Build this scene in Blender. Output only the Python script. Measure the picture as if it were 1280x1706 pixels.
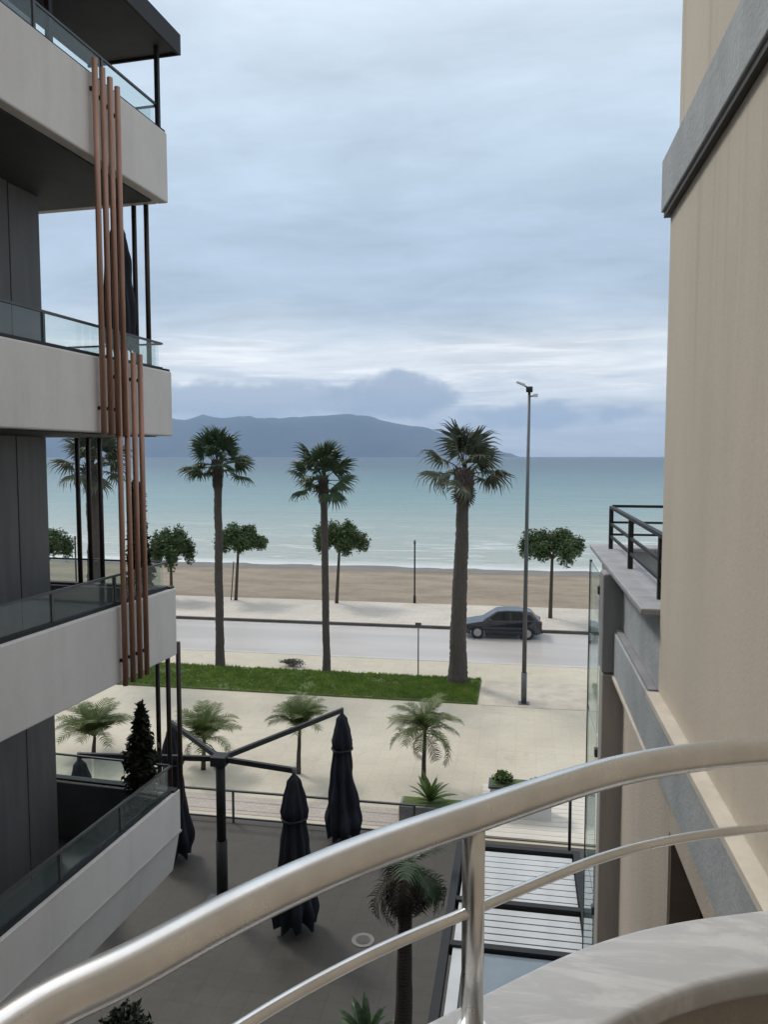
import bpy, math, random
from math import sin, cos, tan, pi, radians, atan, atan2, sqrt, exp
from mathutils import Vector, Matrix, noise

# ------------------------------------------------------------------ camera, sky, sun, exposure
SC = bpy.context.scene
for o in list(bpy.data.objects):
    bpy.data.objects.remove(o)
COL = SC.collection
EYE = 9.3
YAW = radians(10.0)                 # the view looks 10 degrees left of the sea-ward axis (+Y)
PITCH = atan(93 / 1280.0)
cd = bpy.data.cameras.new('camera')
cam = bpy.data.objects.new('camera', cd)
COL.objects.link(cam)
cam.location = (0, 0, EYE)
cam.rotation_euler = (pi / 2 - PITCH, 0, YAW)
cd.sensor_fit = 'HORIZONTAL'; cd.sensor_width = 36; cd.lens = 36
cd.clip_start = 0.03; cd.clip_end = 90000
SC.camera = cam

SUN_EL, SUN_AZ = radians(50), radians(-52)      # azimuth measured from +Y towards +X
world = bpy.data.worlds.new('World'); SC.world = world; world.use_nodes = True
SC.view_settings.view_transform = 'Standard'
SC.view_settings.look = 'None'
SC.view_settings.exposure = 0.30
SC.view_settings.gamma = 1.0
SC.view_settings.use_curve_mapping = False
SC.cycles.use_denoising = True
SC.cycles.max_bounces = 6
SC.cycles.diffuse_bounces = 4
SC.cycles.transparent_max_bounces = 16
SC.cycles.volume_bounces = 0
SC.cycles.caustics_reflective = False
SC.cycles.caustics_refractive = False


class NT:
    """small helper round a node tree"""
    def __init__(s, tree):
        s.t = tree; s.n = tree.nodes; s.l = tree.links
    def node(s, kind, **kw):
        nd = s.n.new(kind)
        for k, v in kw.items():
            setattr(nd, k, v)
        return nd
    def set(s, sock, v):
        if hasattr(v, 'default_value') or v.__class__.__name__.startswith('NodeSocket'):
            s.l.new(v, sock)
        else:
            sock.default_value = v
    def math(s, op, a, b=None, c=None, clamp=False):
        nd = s.node('ShaderNodeMath', operation=op); nd.use_clamp = clamp
        s.set(nd.inputs[0], a)
        if b is not None: s.set(nd.inputs[1], b)
        if c is not None: s.set(nd.inputs[2], c)
        return nd.outputs[0]
    def smooth(s, v, a, b):
        nd = s.node('ShaderNodeMapRange', interpolation_type='SMOOTHSTEP')
        s.set(nd.inputs['Value'], v); nd.inputs['From Min'].default_value = a; nd.inputs['From Max'].default_value = b
        return nd.outputs['Result']
    def mix(s, f, a, b, kind='MIX'):
        nd = s.node('ShaderNodeMix', data_type='RGBA', blend_type=kind)
        s.set(nd.inputs[0], f)
        for sock, v in ((nd.inputs[6], a), (nd.inputs[7], b)):
            if isinstance(v, tuple): v = (*v[:3], 1)
            s.set(sock, v)
        return nd.outputs[2]
    def noise(s, vec, scale, detail=4, rough=0.55, dist=0.0):
        nd = s.node('ShaderNodeTexNoise')
        s.l.new(vec, nd.inputs['Vector'])
        nd.inputs['Scale'].default_value = scale; nd.inputs['Detail'].default_value = detail
        nd.inputs['Roughness'].default_value = rough; nd.inputs['Distortion'].default_value = dist
        return nd.outputs['Fac']
    def scale(s, vec, sc, loc=(0, 0, 0), rot=(0, 0, 0)):
        nd = s.node('ShaderNodeMapping')
        s.l.new(vec, nd.inputs['Vector'])
        nd.inputs['Scale'].default_value = sc; nd.inputs['Location'].default_value = loc; nd.inputs['Rotation'].default_value = rot
        return nd.outputs[0]
    def ramp(s, v, stops, mode='LINEAR'):
        nd = s.node('ShaderNodeValToRGB'); cr = nd.color_ramp; cr.interpolation = mode
        while len(cr.elements) < len(stops): cr.elements.new(0.5)
        for e, (p, c) in zip(cr.elements, stops):
            e.position = p; e.color = (*c, 1)
        s.l.new(v, nd.inputs[0])
        return nd.outputs[0]


def build_world():
    t = NT(world.node_tree); t.n.clear()
    out = t.node('ShaderNodeOutputWorld')
    sky = t.node('ShaderNodeTexSky', sky_type='NISHITA')
    sky.sun_disc = False; sky.sun_elevation = SUN_EL; sky.sun_rotation = SUN_AZ
    bg_s = t.node('ShaderNodeBackground'); t.l.new(sky.outputs[0], bg_s.inputs[0]); bg_s.inputs[1].default_value = 0.1
    tc = t.node('ShaderNodeTexCoord'); d = tc.outputs['Generated']
    sep = t.node('ShaderNodeSeparateXYZ'); t.l.new(d, sep.inputs[0])
    x, y, z = sep.outputs
    # elevation, warped by a long low noise so that the cloud deck has an uneven edge
    w1 = t.noise(t.scale(d, (1, 1, 5)), 5.5, 5, 0.6, 0.4)
    w2 = t.noise(t.scale(d, (1, 1, 9), (3.1, 1.2, 0)), 11, 4, 0.6)
    e = t.math('ADD', z, t.math('MULTIPLY', t.math('SUBTRACT', w1, 0.5), 0.07))
    e = t.math('ADD', e, t.math('MULTIPLY', t.math('SUBTRACT', w2, 0.5), 0.03))
    e = t.math('MAXIMUM', e, 0.0)
    deck = t.ramp(e, [(0.0, (.58, .64, .70)), (0.035, (.66, .71, .755)), (0.075, (.80, .825, .835)), (0.125, (.83, .85, .86)),
                      (0.155, (.57, .64, .70)), (0.195, (.425, .515, .615)), (0.27, (.43, .53, .64)),
                      (0.38, (.52, .625, .725)), (0.50, (.61, .70, .785)), (0.75, (.86, .91, .98)), (1.0, (1.15, 1.17, 1.18))])
    # broad soft clumps on the deck, laid out on a flat cloud layer
    zz = t.math('ADD', z, 0.16)
    cx = t.math('DIVIDE', x, zz); cy = t.math('DIVIDE', y, zz)
    cmb = t.node('ShaderNodeCombineXYZ'); t.l.new(cx, cmb.inputs[0]); t.l.new(cy, cmb.inputs[1])
    n1 = t.noise(t.scale(cmb.outputs[0], (1, 1.5, 1)), 1.1, 6, 0.55, 0.6)
    n2 = t.noise(t.scale(cmb.outputs[0], (0.6, 1.6, 1), (5, 2, 0)), 2.6, 5, 0.6, 0.3)
    lum = t.math('ADD', t.math('MULTIPLY', t.math('SUBTRACT', n1, 0.5), 0.62), t.math('MULTIPLY', t.math('SUBTRACT', n2, 0.5), 0.28))
    n3 = t.noise(t.scale(cmb.outputs[0], (0.8, 1.5, 1), (1, 7, 0)), 6.0, 6, 0.62, 0.5)
    lum = t.math('ADD', lum, t.math('MULTIPLY', t.math('SUBTRACT', n3, 0.5), 0.24))
    lum = t.math('ADD', lum, 1.0)
    col = t.node('ShaderNodeVectorMath', operation='SCALE'); t.l.new(deck, col.inputs[0]); t.l.new(lum, col.inputs['Scale'])
    c = col.outputs[0]
    # low white streaks under the deck
    st = t.noise(t.scale(d, (1, 1, 14), (0.4, 0.2, 0.3)), 5.5, 5, 0.6, 0.5)
    band = t.math('MULTIPLY', t.smooth(z, 0.05, 0.08), t.smooth(z, 0.165, 0.12))
    f = t.math('MULTIPLY', t.smooth(st, 0.46, 0.66), band)
    c = t.mix(t.math('MULTIPLY', f, 0.9), c, (1.06, 1.06, 1.03))
    gs = t.noise(t.scale(d, (1, 1, 10), (2.4, 6.2, 1.3)), 6.5, 5, 0.6, 0.5)
    f = t.math('MULTIPLY', t.smooth(gs, 0.5, 0.68), t.math('MULTIPLY', t.smooth(z, 0.015, 0.04), t.smooth(z, 0.13, 0.09)))
    c = t.mix(t.math('MULTIPLY', f, 0.55), c, (.42, .50, .62))
    # the cumulus bank standing over the hills
    def bank(cxx, rx, cz, rz, colr, amt, seed):
        nb = t.noise(t.scale(d, (1, 1, 1.6), (seed, 0, 0)), 16, 6, 0.6)
        nl = t.noise(t.scale(d, (1, 1, 1.6), (seed + 4, 0, 0)), 5, 3, 0.5)
        a = t.math('DIVIDE', t.math('SUBTRACT', x, cxx), rx)
        b = t.math('DIVIDE', t.math('SUBTRACT', z, cz), rz)
        r = t.math('ADD', t.math('MULTIPLY', a, a), t.math('MULTIPLY', b, b))
        r = t.math('ADD', r, t.math('MULTIPLY', t.math('SUBTRACT', nb, 0.5), 3.6))
        r = t.math('ADD', r, t.math('MULTIPLY', t.math('SUBTRACT', nl, 0.5), 2.4))
        m = t.math('MULTIPLY', t.smooth(r, 1.5, 0.35), t.smooth(y, 0.0, 0.3))
        return t.mix(t.math('MULTIPLY', m, amt), c, colr)
    c = bank(-.33, .17, .070, .022, (.42, .48, .565), .9, 0.0)
    c = bank(-.17, .085, .080, .028, (.36, .425, .52), .92, 7.0)
    c = bank(.05, .12, .052, .018, (.40, .475, .575), .85, 12.0)
    bg_c = t.node('ShaderNodeBackground'); t.l.new(c, bg_c.inputs[0]); bg_c.inputs[1].default_value = 1.0
    ms = t.node('ShaderNodeMixShader'); ms.inputs[0].default_value = 0.93
    t.l.new(bg_s.outputs[0], ms.inputs[1]); t.l.new(bg_c.outputs[0], ms.inputs[2]); t.l.new(ms.outputs[0], out.inputs[0])


build_world()
world.cycles.sampling_method = 'MANUAL'; world.cycles.sample_map_resolution = 512
sd = bpy.data.lights.new('sun', 'SUN'); sun = bpy.data.objects.new('sun', sd); COL.objects.link(sun)
sd.energy = 1.5; sd.angle = radians(12); sd.color = (1.0, 0.95, 0.87)
sv = Vector((sin(SUN_AZ) * cos(SUN_EL), cos(SUN_AZ) * cos(SUN_EL), sin(SUN_EL)))
sun.rotation_euler = sv.to_track_quat('Z', 'Y').to_euler()
sun.location = sv * 60

# ------------------------------------------------------------------ pixel -> place (the distance comes from the plane a thing stands on)
def _ray(px, py):
    u = (px - 640) / 1280; v = (853 - py) / 1280
    f = Vector((-sin(YAW) * cos(PITCH), cos(YAW) * cos(PITCH), -sin(PITCH)))
    r = Vector((cos(YAW), sin(YAW), 0)); up = r.cross(f)
    return f + u * r + v * up
def on_z(px, py, z=0.0):
    d = _ray(px, py); k = (z - EYE) / d.z
    return Vector((d.x * k, d.y * k, z))
def on_y(px, py, Y):
    d = _ray(px, py); k = Y / d.y
    return Vector((d.x * k, Y, EYE + d.z * k))
def on_x(px, py, X):
    d = _ray(px, py); k = X / d.x
    return Vector((X, d.y * k, EYE + d.z * k))

# ------------------------------------------------------------------ object helpers
def tag(o, label=None, cat=None, group=None, kind=None):
    if label: o['label'] = label
    if cat: o['category'] = cat
    if group: o['group'] = group
    if kind: o['kind'] = kind
    return o
def thing(name, loc, label, cat, group=None, rz=0.0):
    o = bpy.data.objects.new(name, None); COL.objects.link(o)
    o.location = loc; o.rotation_euler = (0, 0, rz); o.empty_display_size = 0.3
    return tag(o, label, cat, group)
def inst(name, me, parent=None, loc=(0, 0, 0), rot=(0, 0, 0), sc=(1, 1, 1)):
    o = bpy.data.objects.new(name, me); COL.objects.link(o)
    o.parent = parent; o.location = loc; o.rotation_euler = rot; o.scale = sc
    return o


class MB:
    """collects shapes; build() links them as one mesh object"""
    def __init__(s): s.v = []; s.f = []; s.sm = []; s.mi = []; s.m = 0
    def face(s, idx, smooth=False): s.f.append(tuple(idx)); s.sm.append(smooth); s.mi.append(s.m)
    def quad(s, a, b, c, d, smooth=False):
        i = len(s.v); s.v += [tuple(a), tuple(b), tuple(c), tuple(d)]; s.face((i, i + 1, i + 2, i + 3), smooth); return s
    def tri(s, a, b, c):
        i = len(s.v); s.v += [tuple(a), tuple(b), tuple(c)]; s.face((i, i + 1, i + 2)); return s
    def box(s, x0, x1, y0, y1, z0, z1):
        i = len(s.v)
        s.v += [(x0, y0, z0), (x1, y0, z0), (x1, y1, z0), (x0, y1, z0), (x0, y0, z1), (x1, y0, z1), (x1, y1, z1), (x0, y1, z1)]
        for q in ((0, 3, 2, 1), (4, 5, 6, 7), (0, 1, 5, 4), (1, 2, 6, 5), (2, 3, 7, 6), (3, 0, 4, 7)):
            s.face([i + k for k in q])
        return s
    def prism(s, pts, axis, a, b):
        """extrude a closed 2-D outline along an axis; pts are the two other coordinates in order"""
        def P(p, t):
            return {'x': (t, p[0], p[1]), 'y': (p[0], t, p[1]), 'z': (p[0], p[1], t)}[axis]
        n = len(pts); i = len(s.v)
        s.v += [P(p, a) for p in pts] + [P(p, b) for p in pts]
        s.face(list(range(i, i + n))[::-1]); s.face(range(i + n, i + 2 * n))
        for k in range(n):
            s.face((i + k, i + (k + 1) % n, i + n + (k + 1) % n, i + n + k))
        return s
    def tube(s, path, rad, n=10, cap=True, smooth=True, squash=None):
        path = [Vector(p) for p in path]
        if not hasattr(rad, '__len__'): rad = [rad] * len(path)
        i0 = len(s.v); ref = None
        for k, p in enumerate(path):
            d = (path[min(k + 1, len(path) - 1)] - path[max(k - 1, 0)]).normalized()
            if ref is None: ref = Vector((1, 0, 0)) if abs(d.x) < 0.9 else Vector((0, 1, 0))
            a = (ref - d * ref.dot(d)).normalized(); ref = a
            b = d.cross(a)
            for j in range(n):
                th = 2 * pi * j / n
                s.v.append(tuple(p + (a * cos(th) + b * sin(th)) * rad[k]))
        for k in range(len(path) - 1):
            for j in range(n):
                q = i0 + k * n
                s.face((q + j, q + (j + 1) % n, q + n + (j + 1) % n, q + n + j), smooth)
        if cap:
            s.face([i0 + j for j in range(n)][::-1]); q = i0 + (len(path) - 1) * n
            s.face([q + j for j in range(n)])
        return s
    def bar(s, a, b, w, h):
        """rectangular bar from a to b, w across, h up"""
        a, b = Vector(a), Vector(b); d = (b - a).normalized()
        up = Vector((0, 0, 1)) if abs(d.z) < 0.95 else Vector((0, 1, 0))
        r = d.cross(up).normalized() * w / 2; u = r.cross(d).normalized() * h / 2
        i = len(s.v)
        for p in (a, b):
            s.v += [tuple(p - r - u), tuple(p + r - u), tuple(p + r + u), tuple(p - r + u)]
        for q in ((3, 2, 1, 0), (4, 5, 6, 7), (0, 1, 5, 4), (1, 2, 6, 5), (2, 3, 7, 6), (3, 0, 4, 7)):
            s.face([i + k for k in q])
        return s
    def mesh(s, name, mats):
        me = bpy.data.meshes.new(name)
        me.from_pydata(s.v, [], s.f); me.update()
        for m in (mats if isinstance(mats, (list, tuple)) else [mats]): me.materials.append(m)
        me.polygons.foreach_set('use_smooth', s.sm); me.polygons.foreach_set('material_index', s.mi)
        return me
    def build(s, name, mats, parent=None, loc=(0, 0, 0), rot=(0, 0, 0), bevel=0.0, seg=2):
        o = inst(name, s.mesh(name, mats), parent, loc, rot)
        if bevel:
            m = o.modifiers.new('bevel', 'BEVEL'); m.width = bevel; m.segments = seg; m.limit_method = 'ANGLE'; m.angle_limit = radians(35)
        return o


# ------------------------------------------------------------------ materials
def mat(name, c1, c2=None, rough=0.7, scale=3.0, stretch=(1, 1, 1), metal=0.0, bump=0.0, bscale=None, detail=6, lo=0.35, hi=0.65,
        spec=None, fine=0.0, fscale=60, trans=0.0, alpha=1.0, rvar=0.0, world_co=False, stain=0.0, bfree=False, drip_shade=0.0):
    m = bpy.data.materials.new(name); m.use_nodes = True
    t = NT(m.node_tree); b = t.n['Principled BSDF']
    co = t.node('ShaderNodeNewGeometry').outputs['Position'] if world_co else t.node('ShaderNodeTexCoord').outputs['Object']
    v = t.scale(co, stretch)
    n = t.noise(v, scale, detail, 0.6)
    c2 = c2 or tuple(x * 0.8 for x in c1)
    col = t.mix(t.smooth(n, lo, hi), c1, c2)
    if fine:
        nf = t.noise(co, fscale, 3, 0.6)
        k = t.math('ADD', 1 - fine, t.math('MULTIPLY', nf, 2 * fine))
        sc = t.node('ShaderNodeVectorMath', operation='SCALE'); t.l.new(col, sc.inputs[0]); t.l.new(k, sc.inputs['Scale']); col = sc.outputs[0]
    if stain:
        ns = t.noise(t.scale(co, (1.6, 1.6, .10)), 2.3, 5, .65); ns2 = t.noise(co, .9, 5, .6)
        k = t.math('SUBTRACT', 1.0, t.math('MULTIPLY', t.smooth(t.math('ADD', t.math('MULTIPLY', ns, .6), t.math('MULTIPLY', ns2, .4)), .48, .68), stain))
        sc = t.node('ShaderNodeVectorMath', operation='SCALE'); t.l.new(col, sc.inputs[0]); t.l.new(k, sc.inputs['Scale']); col = sc.outputs[0]
    if drip_shade:        # run-off marks below the floor band
        sz = t.node('ShaderNodeSeparateXYZ'); t.l.new(co, sz.inputs[0])
        nd_ = t.noise(t.scale(co, (1, 5.5, .12)), 1.6, 5, .7)
        run = t.math('MULTIPLY', t.smooth(nd_, .5, .7), t.smooth(t.math('ADD', sz.outputs[2], t.math('MULTIPLY', nd_, 1.2)), 9.9, 11.4))
        sc = t.node('ShaderNodeVectorMath', operation='SCALE'); t.l.new(col, sc.inputs[0]); t.l.new(t.math('SUBTRACT', 1.0, t.math('MULTIPLY', run, drip_shade * 2)), sc.inputs['Scale']); col = sc.outputs[0]
    t.l.new(col, b.inputs['Base Color'])
    b.inputs['Metallic'].default_value = metal
    if rvar:
        t.l.new(t.math('ADD', rough - rvar, t.math('MULTIPLY', n, 2 * rvar)), b.inputs['Roughness'])
    else:
        b.inputs['Roughness'].default_value = rough
    if spec is not None: b.inputs['Specular IOR Level'].default_value = spec
    if bump:
        nb = t.noise(co if bfree else v, bscale or scale * 6, 4, 0.6)
        bp = t.node('ShaderNodeBump'); bp.inputs['Strength'].default_value = bump; bp.inputs['Distance'].default_value = 0.02
        t.l.new(nb, bp.inputs['Height']); t.l.new(bp.outputs[0], b.inputs['Normal'])
    if trans: b.inputs['Transmission Weight'].default_value = trans
    if alpha < 1: b.inputs['Alpha'].default_value = alpha
    return m


def mat_glass(name, tint=(.75, .88, .86), clear=0.72, rough=0.03):
    """thin architectural pane: part see-through, part mirror"""
    m = bpy.data.materials.new(name); m.use_nodes = True
    t = NT(m.node_tree); t.n.remove(t.n['Principled BSDF']); out = t.n['Material Output']
    tr = t.node('ShaderNodeBsdfTransparent'); tr.inputs[0].default_value = (*tint, 1)
    gl = t.node('ShaderNodeBsdfGlossy'); gl.inputs['Roughness'].default_value = rough; gl.inputs['Color'].default_value = (.9, .95, .95, 1)
    df = t.node('ShaderNodeBsdfDiffuse'); df.inputs[0].default_value = (.35, .42, .42, 1)
    lw = t.node('ShaderNodeFresnel'); lw.inputs['IOR'].default_value = 1.45
    bf = t.node('ShaderNodeNewGeometry').outputs['Backfacing']     # reflect once, at the outer face of the thin pane
    fac = t.math('MULTIPLY', lw.outputs[0], t.math('SUBTRACT', 1.0, bf))
    a = t.node('ShaderNodeMixShader'); a.inputs[0].default_value = 1 - clear
    t.l.new(tr.outputs[0], a.inputs[1]); t.l.new(df.outputs[0], a.inputs[2])
    b = t.node('ShaderNodeMixShader'); t.l.new(fac, b.inputs[0])
    t.l.new(a.outputs[0], b.inputs[1]); t.l.new(gl.outputs[0], b.inputs[2])
    t.l.new(b.outputs[0], out.inputs[0])
    return m


def mat_paving(name, c1, c2, joint, tw, th, off=0.5, rough=0.75, jw=0.012, wet=0.0, spec=0.4, bump=0.25):
    m = bpy.data.materials.new(name); m.use_nodes = True
    t = NT(m.node_tree); b = t.n['Principled BSDF']
    co = t.node('ShaderNodeTexCoord').outputs['Object']
    br = t.node('ShaderNodeTexBrick'); br.offset = off
    t.l.new(co, br.inputs['Vector']); br.inputs['Scale'].default_value = 1.0
    br.inputs['Brick Width'].default_value = tw; br.inputs['Row Height'].default_value = th
    br.inputs['Mortar Size'].default_value = jw; br.inputs['Mortar Smooth'].default_value = 0.3
    for k, c in (('Color1', c1), ('Color2', c2), ('Mortar', joint)): br.inputs[k].default_value = (*c, 1)
    n1 = t.noise(co, 0.35, 6, 0.65, 0.4); n2 = t.noise(co, 9, 4, 0.6)
    n3 = t.noise(t.scale(co, (1, .6, 1)), 1.1, 7, .7, .6)
    k = t.math('ADD', 0.60, t.math('ADD', t.math('MULTIPLY', n1, 0.5), t.math('MULTIPLY', n2, 0.22)))
    k = t.math('SUBTRACT', k, t.math('MULTIPLY', t.smooth(n3, .56, .72), .16))
    sc = t.node('ShaderNodeVectorMath', operation='SCALE'); t.l.new(br.outputs['Color'], sc.inputs[0]); t.l.new(k, sc.inputs['Scale'])
    t.l.new(sc.outputs[0], b.inputs['Base Color'])
    r = t.math('SUBTRACT', rough, t.math('MULTIPLY', t.smooth(n1, 0.5, 0.65), wet))
    t.l.new(r, b.inputs['Roughness']); b.inputs['Specular IOR Level'].default_value = spec
    bp = t.node('ShaderNodeBump'); bp.inputs['Strength'].default_value = bump; bp.inputs['Distance'].default_value = 0.01
    t.l.new(t.math('ADD', br.outputs['Fac'], t.math('MULTIPLY', n2, -0.5)), bp.inputs['Height']); bp.invert = True
    t.l.new(bp.outputs[0], b.inputs['Normal'])
    return m


def mat_leaf(name, c1, c2, rough=0.55, tr=0.25):
    m = bpy.data.materials.new(name); m.use_nodes = True
    t = NT(m.node_tree); b = t.n['Principled BSDF']; out = t.n['Material Output']
    co = t.node('ShaderNodeNewGeometry').outputs['Position']
    n = t.noise(co, 2.2, 4, 0.6); nf = t.noise(co, 23, 2, 0.5)
    col = t.mix(t.smooth(t.math('ADD', t.math('MULTIPLY', n, 0.6), t.math('MULTIPLY', nf, 0.4)), 0.35, 0.65), c1, c2)
    t.l.new(col, b.inputs['Base Color']); b.inputs['Roughness'].default_value = rough; b.inputs['Specular IOR Level'].default_value = 0.3
    tl = t.node('ShaderNodeBsdfTranslucent'); t.l.new(col, tl.inputs[0])
    ms = t.node('ShaderNodeMixShader'); ms.inputs[0].default_value = tr
    t.l.new(b.outputs[0], ms.inputs[1]); t.l.new(tl.outputs[0], ms.inputs[2]); t.l.new(ms.outputs[0], out.inputs[0])
    return m


def mat_trunk(name, c1, c2, rings=9.0):
    m = bpy.data.materials.new(name); m.use_nodes = True
    t = NT(m.node_tree); b = t.n['Principled BSDF']
    co = t.node('ShaderNodeTexCoord').outputs['Object']
    wv = t.node('ShaderNodeTexWave', wave_type='BANDS', bands_direction='Z')
    t.l.new(co, wv.inputs['Vector']); wv.inputs['Scale'].default_value = rings; wv.inputs['Distortion'].default_value = 3.0
    wv.inputs['Detail'].default_value = 3; wv.inputs['Detail Scale'].default_value = 2
    n = t.noise(t.scale(co, (3, 3, 0.6)), 4, 5, 0.65)
    f = t.math('ADD', t.math('MULTIPLY', wv.outputs['Fac'], 0.35), t.math('MULTIPLY', n, 0.65))
    t.l.new(t.mix(t.smooth(f, 0.3, 0.7), c1, c2), b.inputs['Base Color']); b.inputs['Roughness'].default_value = 0.9
    bp = t.node('ShaderNodeBump'); bp.inputs['Strength'].default_value = 0.6; bp.inputs['Distance'].default_value = 0.03
    t.l.new(f, bp.inputs['Height']); t.l.new(bp.outputs[0], b.inputs['Normal'])
    return m


M = {}
M['fascia'] = mat('light grey plaster', (.66, .625, .595), (.61, .578, .55), 0.75, 1.2, (1, 1, .5), bump=.15, bscale=60, fine=.05, fscale=25, spec=.3, stain=.09, bfree=True)
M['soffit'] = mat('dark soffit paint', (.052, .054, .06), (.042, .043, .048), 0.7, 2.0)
M['lining'] = mat('balcony lining with painted shade', (.075, .08, .09), (.055, .06, .068), 0.6, 2.5)  # shade on the inner parapet faces is put into this colour
M['panel'] = mat('grey wall panel', (.17, .165, .165), (.14, .137, .138), 0.55, 1.5, (4, 4, .4), bump=.05, fine=.05)
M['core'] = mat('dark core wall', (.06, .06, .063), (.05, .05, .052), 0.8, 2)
M['bronze'] = mat('bronze wood-tone metal', (.40, .225, .155), (.30, .165, .115), 0.5, 2.5, (6, 6, .5), metal=.25, rvar=.1)
M['backlit_bronze'] = mat('bronze metal darkened as backlit', (.045, .030, .024), (.032, .022, .018), 0.5, 2.5, (6, 6, .5), metal=.2)  # bronze of the end poles, with their backlit look put into the colour
M['black'] = mat('black painted metal', (.016, .017, .019), (.022, .023, .025), 0.6, 6, rvar=.1, spec=.3)
M['darkgrey'] = mat('dark grey metal', (.07, .073, .078), (.055, .057, .06), 0.45, 5)
M['steel'] = mat('brushed stainless steel', (.80, .785, .76), (.70, .69, .665), 0.29, 14, (1, 1, 1), metal=1.0, rvar=.08, bump=.006, bscale=90)
M['glass'] = mat_glass('balcony glass', (.93, .975, .97), .92)
M['glass_green'] = mat_glass('greenish screen glass', (.86, .94, .92), .74)
M['glass_dark'] = mat('dark window glass', (.010, .012, .014), (.008, .009, .011), 0.06, 2, spec=.45)
M['glass_sky'] = mat('penthouse window glass', (.06, .07, .08), (.05, .06, .07), 0.05, 2, spec=1.0)
M['wall'] = mat('beige stucco', (.64, .57, .475), (.585, .52, .435), 0.88, 1.1, (1, 1.0, .4), bump=.10, bscale=70, fine=.09, fscale=38, lo=.25, hi=.75, spec=.2, stain=.07, drip_shade=.07, bfree=True)
M['wall_low'] = mat('cream stucco', (.64, .555, .465), (.58, .505, .425), 0.85, 1.6, (1, 1.5, .25), bump=.3, bscale=50, fine=.05, spec=.25, stain=.12, bfree=True)
M['band'] = mat('blue grey concrete band', (.45, .475, .485), (.36, .382, .395), 0.8, 3.0, (1, 1, 1), bump=.3, bscale=30, fine=.08, fscale=40, lo=.3, hi=.7, spec=.25)
M['lip'] = mat('cream stone lip', (.68, .62, .53), (.58, .53, .45), 0.7, 5)
M['drip_shade'] = mat('painted band shade', (.07, .06, .055), (.05, .045, .04), 0.7, 5)  # shade under the upper band, put into the colour of a strip
M['column'] = mat('grey column render', (.30, .30, .295), (.25, .25, .245), 0.8, 2, (3, 3, .4), bump=.2, bscale=40, fine=.05)
M['column_low'] = mat('taupe column render', (.42, .385, .35), (.36, .33, .30), 0.8, 2, (3, 3, .4), bump=.2, bscale=40, fine=.05)
M['coping_grey'] = mat('grey stone coping', (.34, .335, .345), (.27, .265, .275), 0.6, 4, bump=.15)
M['inner'] = mat('taupe balcony wall', (.40, .36, .31), (.35, .315, .27), 0.85, 3, bump=.3, bscale=60, fine=.05)
M['reveal'] = mat('brown window reveal', (.26, .20, .155), (.21, .16, .125), 0.8, 3)
M['sand'] = mat('damp beach sand', (.285, .236, .176), (.205, .17, .128), 0.9, .25, (1, 1.6, 1), bump=.8, bscale=4, fine=.22, fscale=2.2, lo=.3, hi=.7, spec=.2)
M['ground'] = mat('pale ground', (.40, .37, .32), (.34, .31, .27), 0.9, .3)
M['road'] = mat('wet worn concrete roadway', (.46, .425, .395), (.37, .345, .322), 0.36, .3, (.25, 1.6, 1), bump=.1, bscale=30, fine=.06, fscale=8, lo=.3, hi=.7, rvar=.06)
M['plaza'] = mat_paving('pale stone paving', (.50, .448, .345), (.475, .425, .33), (.435, .388, .305), .6, .6, 0.0, .6, .010, .2)
M['walk'] = mat_paving('promenade paving', (.52, .47, .40), (.48, .435, .37), (.41, .375, .32), .8, .4, .5, .65, .02, .15)
M['pinkpave'] = mat_paving('rose grey block paving', (.42, .37, .32), (.37, .325, .285), (.31, .27, .235), .24, .12, .5, .7, .012, .15)
M['court'] = mat_paving('dark taupe courtyard paving', (.066, .059, .049), (.059, .053, .044), (.049, .044, .037), .45, .45, 0.0, .6, .008, .2, .3)
M['gravel'] = mat('fine pale gravel', (.50, .45, .37), (.38, .34, .28), 0.95, 1.2, bump=.6, bscale=40, fine=.18, fscale=14, lo=.3, hi=.7)
M['kerb'] = mat('kerb stone toned as shaded', (.085, .08, .072), (.06, .056, .05), 0.8, .8, (1, 1, 1), bump=.2, fine=.1, fscale=8)  # shade on the far kerb face is put into this tone
M['kerb_pale'] = mat('pale kerb stone', (.45, .43, .39), (.38, .36, .33), 0.8, 1)
M['soil'] = mat('lawn soil', (.085, .12, .03), (.06, .085, .026), 0.95, 2, bump=.5)
M['paint'] = mat('worn white road paint', (.62, .61, .60), (.45, .44, .43), 0.6, 2, fine=.1, fscale=6)
M['grass'] = mat_leaf('grass blades', (.20, .27, .045), (.085, .17, .028), .6, .25)
M['palm'] = mat_leaf('fan palm leaf', (.058, .092, .040), (.030, .054, .026), .42, .15)
M['palm_pale'] = mat_leaf('grey green fan palm leaf', (.105, .118, .075), (.058, .072, .045), .45, .15)
M['feather'] = mat_leaf('young palm leaf', (.125, .155, .042), (.06, .09, .026), .5, .25)
M['dry'] = mat_leaf('dry palm leaf', (.060, .043, .031), (.032, .025, .020), .8, .1)
M['pine'] = mat_leaf('pine needles', (.078, .118, .034), (.036, .062, .02), .6, .12)
M['cypress'] = mat_leaf('dark cypress foliage', (.024, .030, .016), (.013, .017, .010), .7, .08)
M['bush'] = mat_leaf('bright shrub leaf', (.10, .15, .035), (.045, .085, .02), .5, .2)
M['bush_grey'] = mat_leaf('grey dry shrub', (.19, .18, .15), (.11, .105, .085), .7, .15)
M['trunk'] = mat_trunk('palm trunk', (.048, .040, .034), (.105, .089, .076))
M['trunk_dark'] = mat_trunk('dark palm boot', (.045, .035, .03), (.08, .06, .048), 6)
M['bark'] = mat_trunk('pine bark', (.055, .042, .032), (.085, .066, .05), 3)
M['canvas'] = mat('black navy parasol cloth', (.016, .018, .026), (.011, .012, .017), 0.75, 3, (3, 3, .6), bump=.2, bscale=20, spec=.25)
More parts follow.
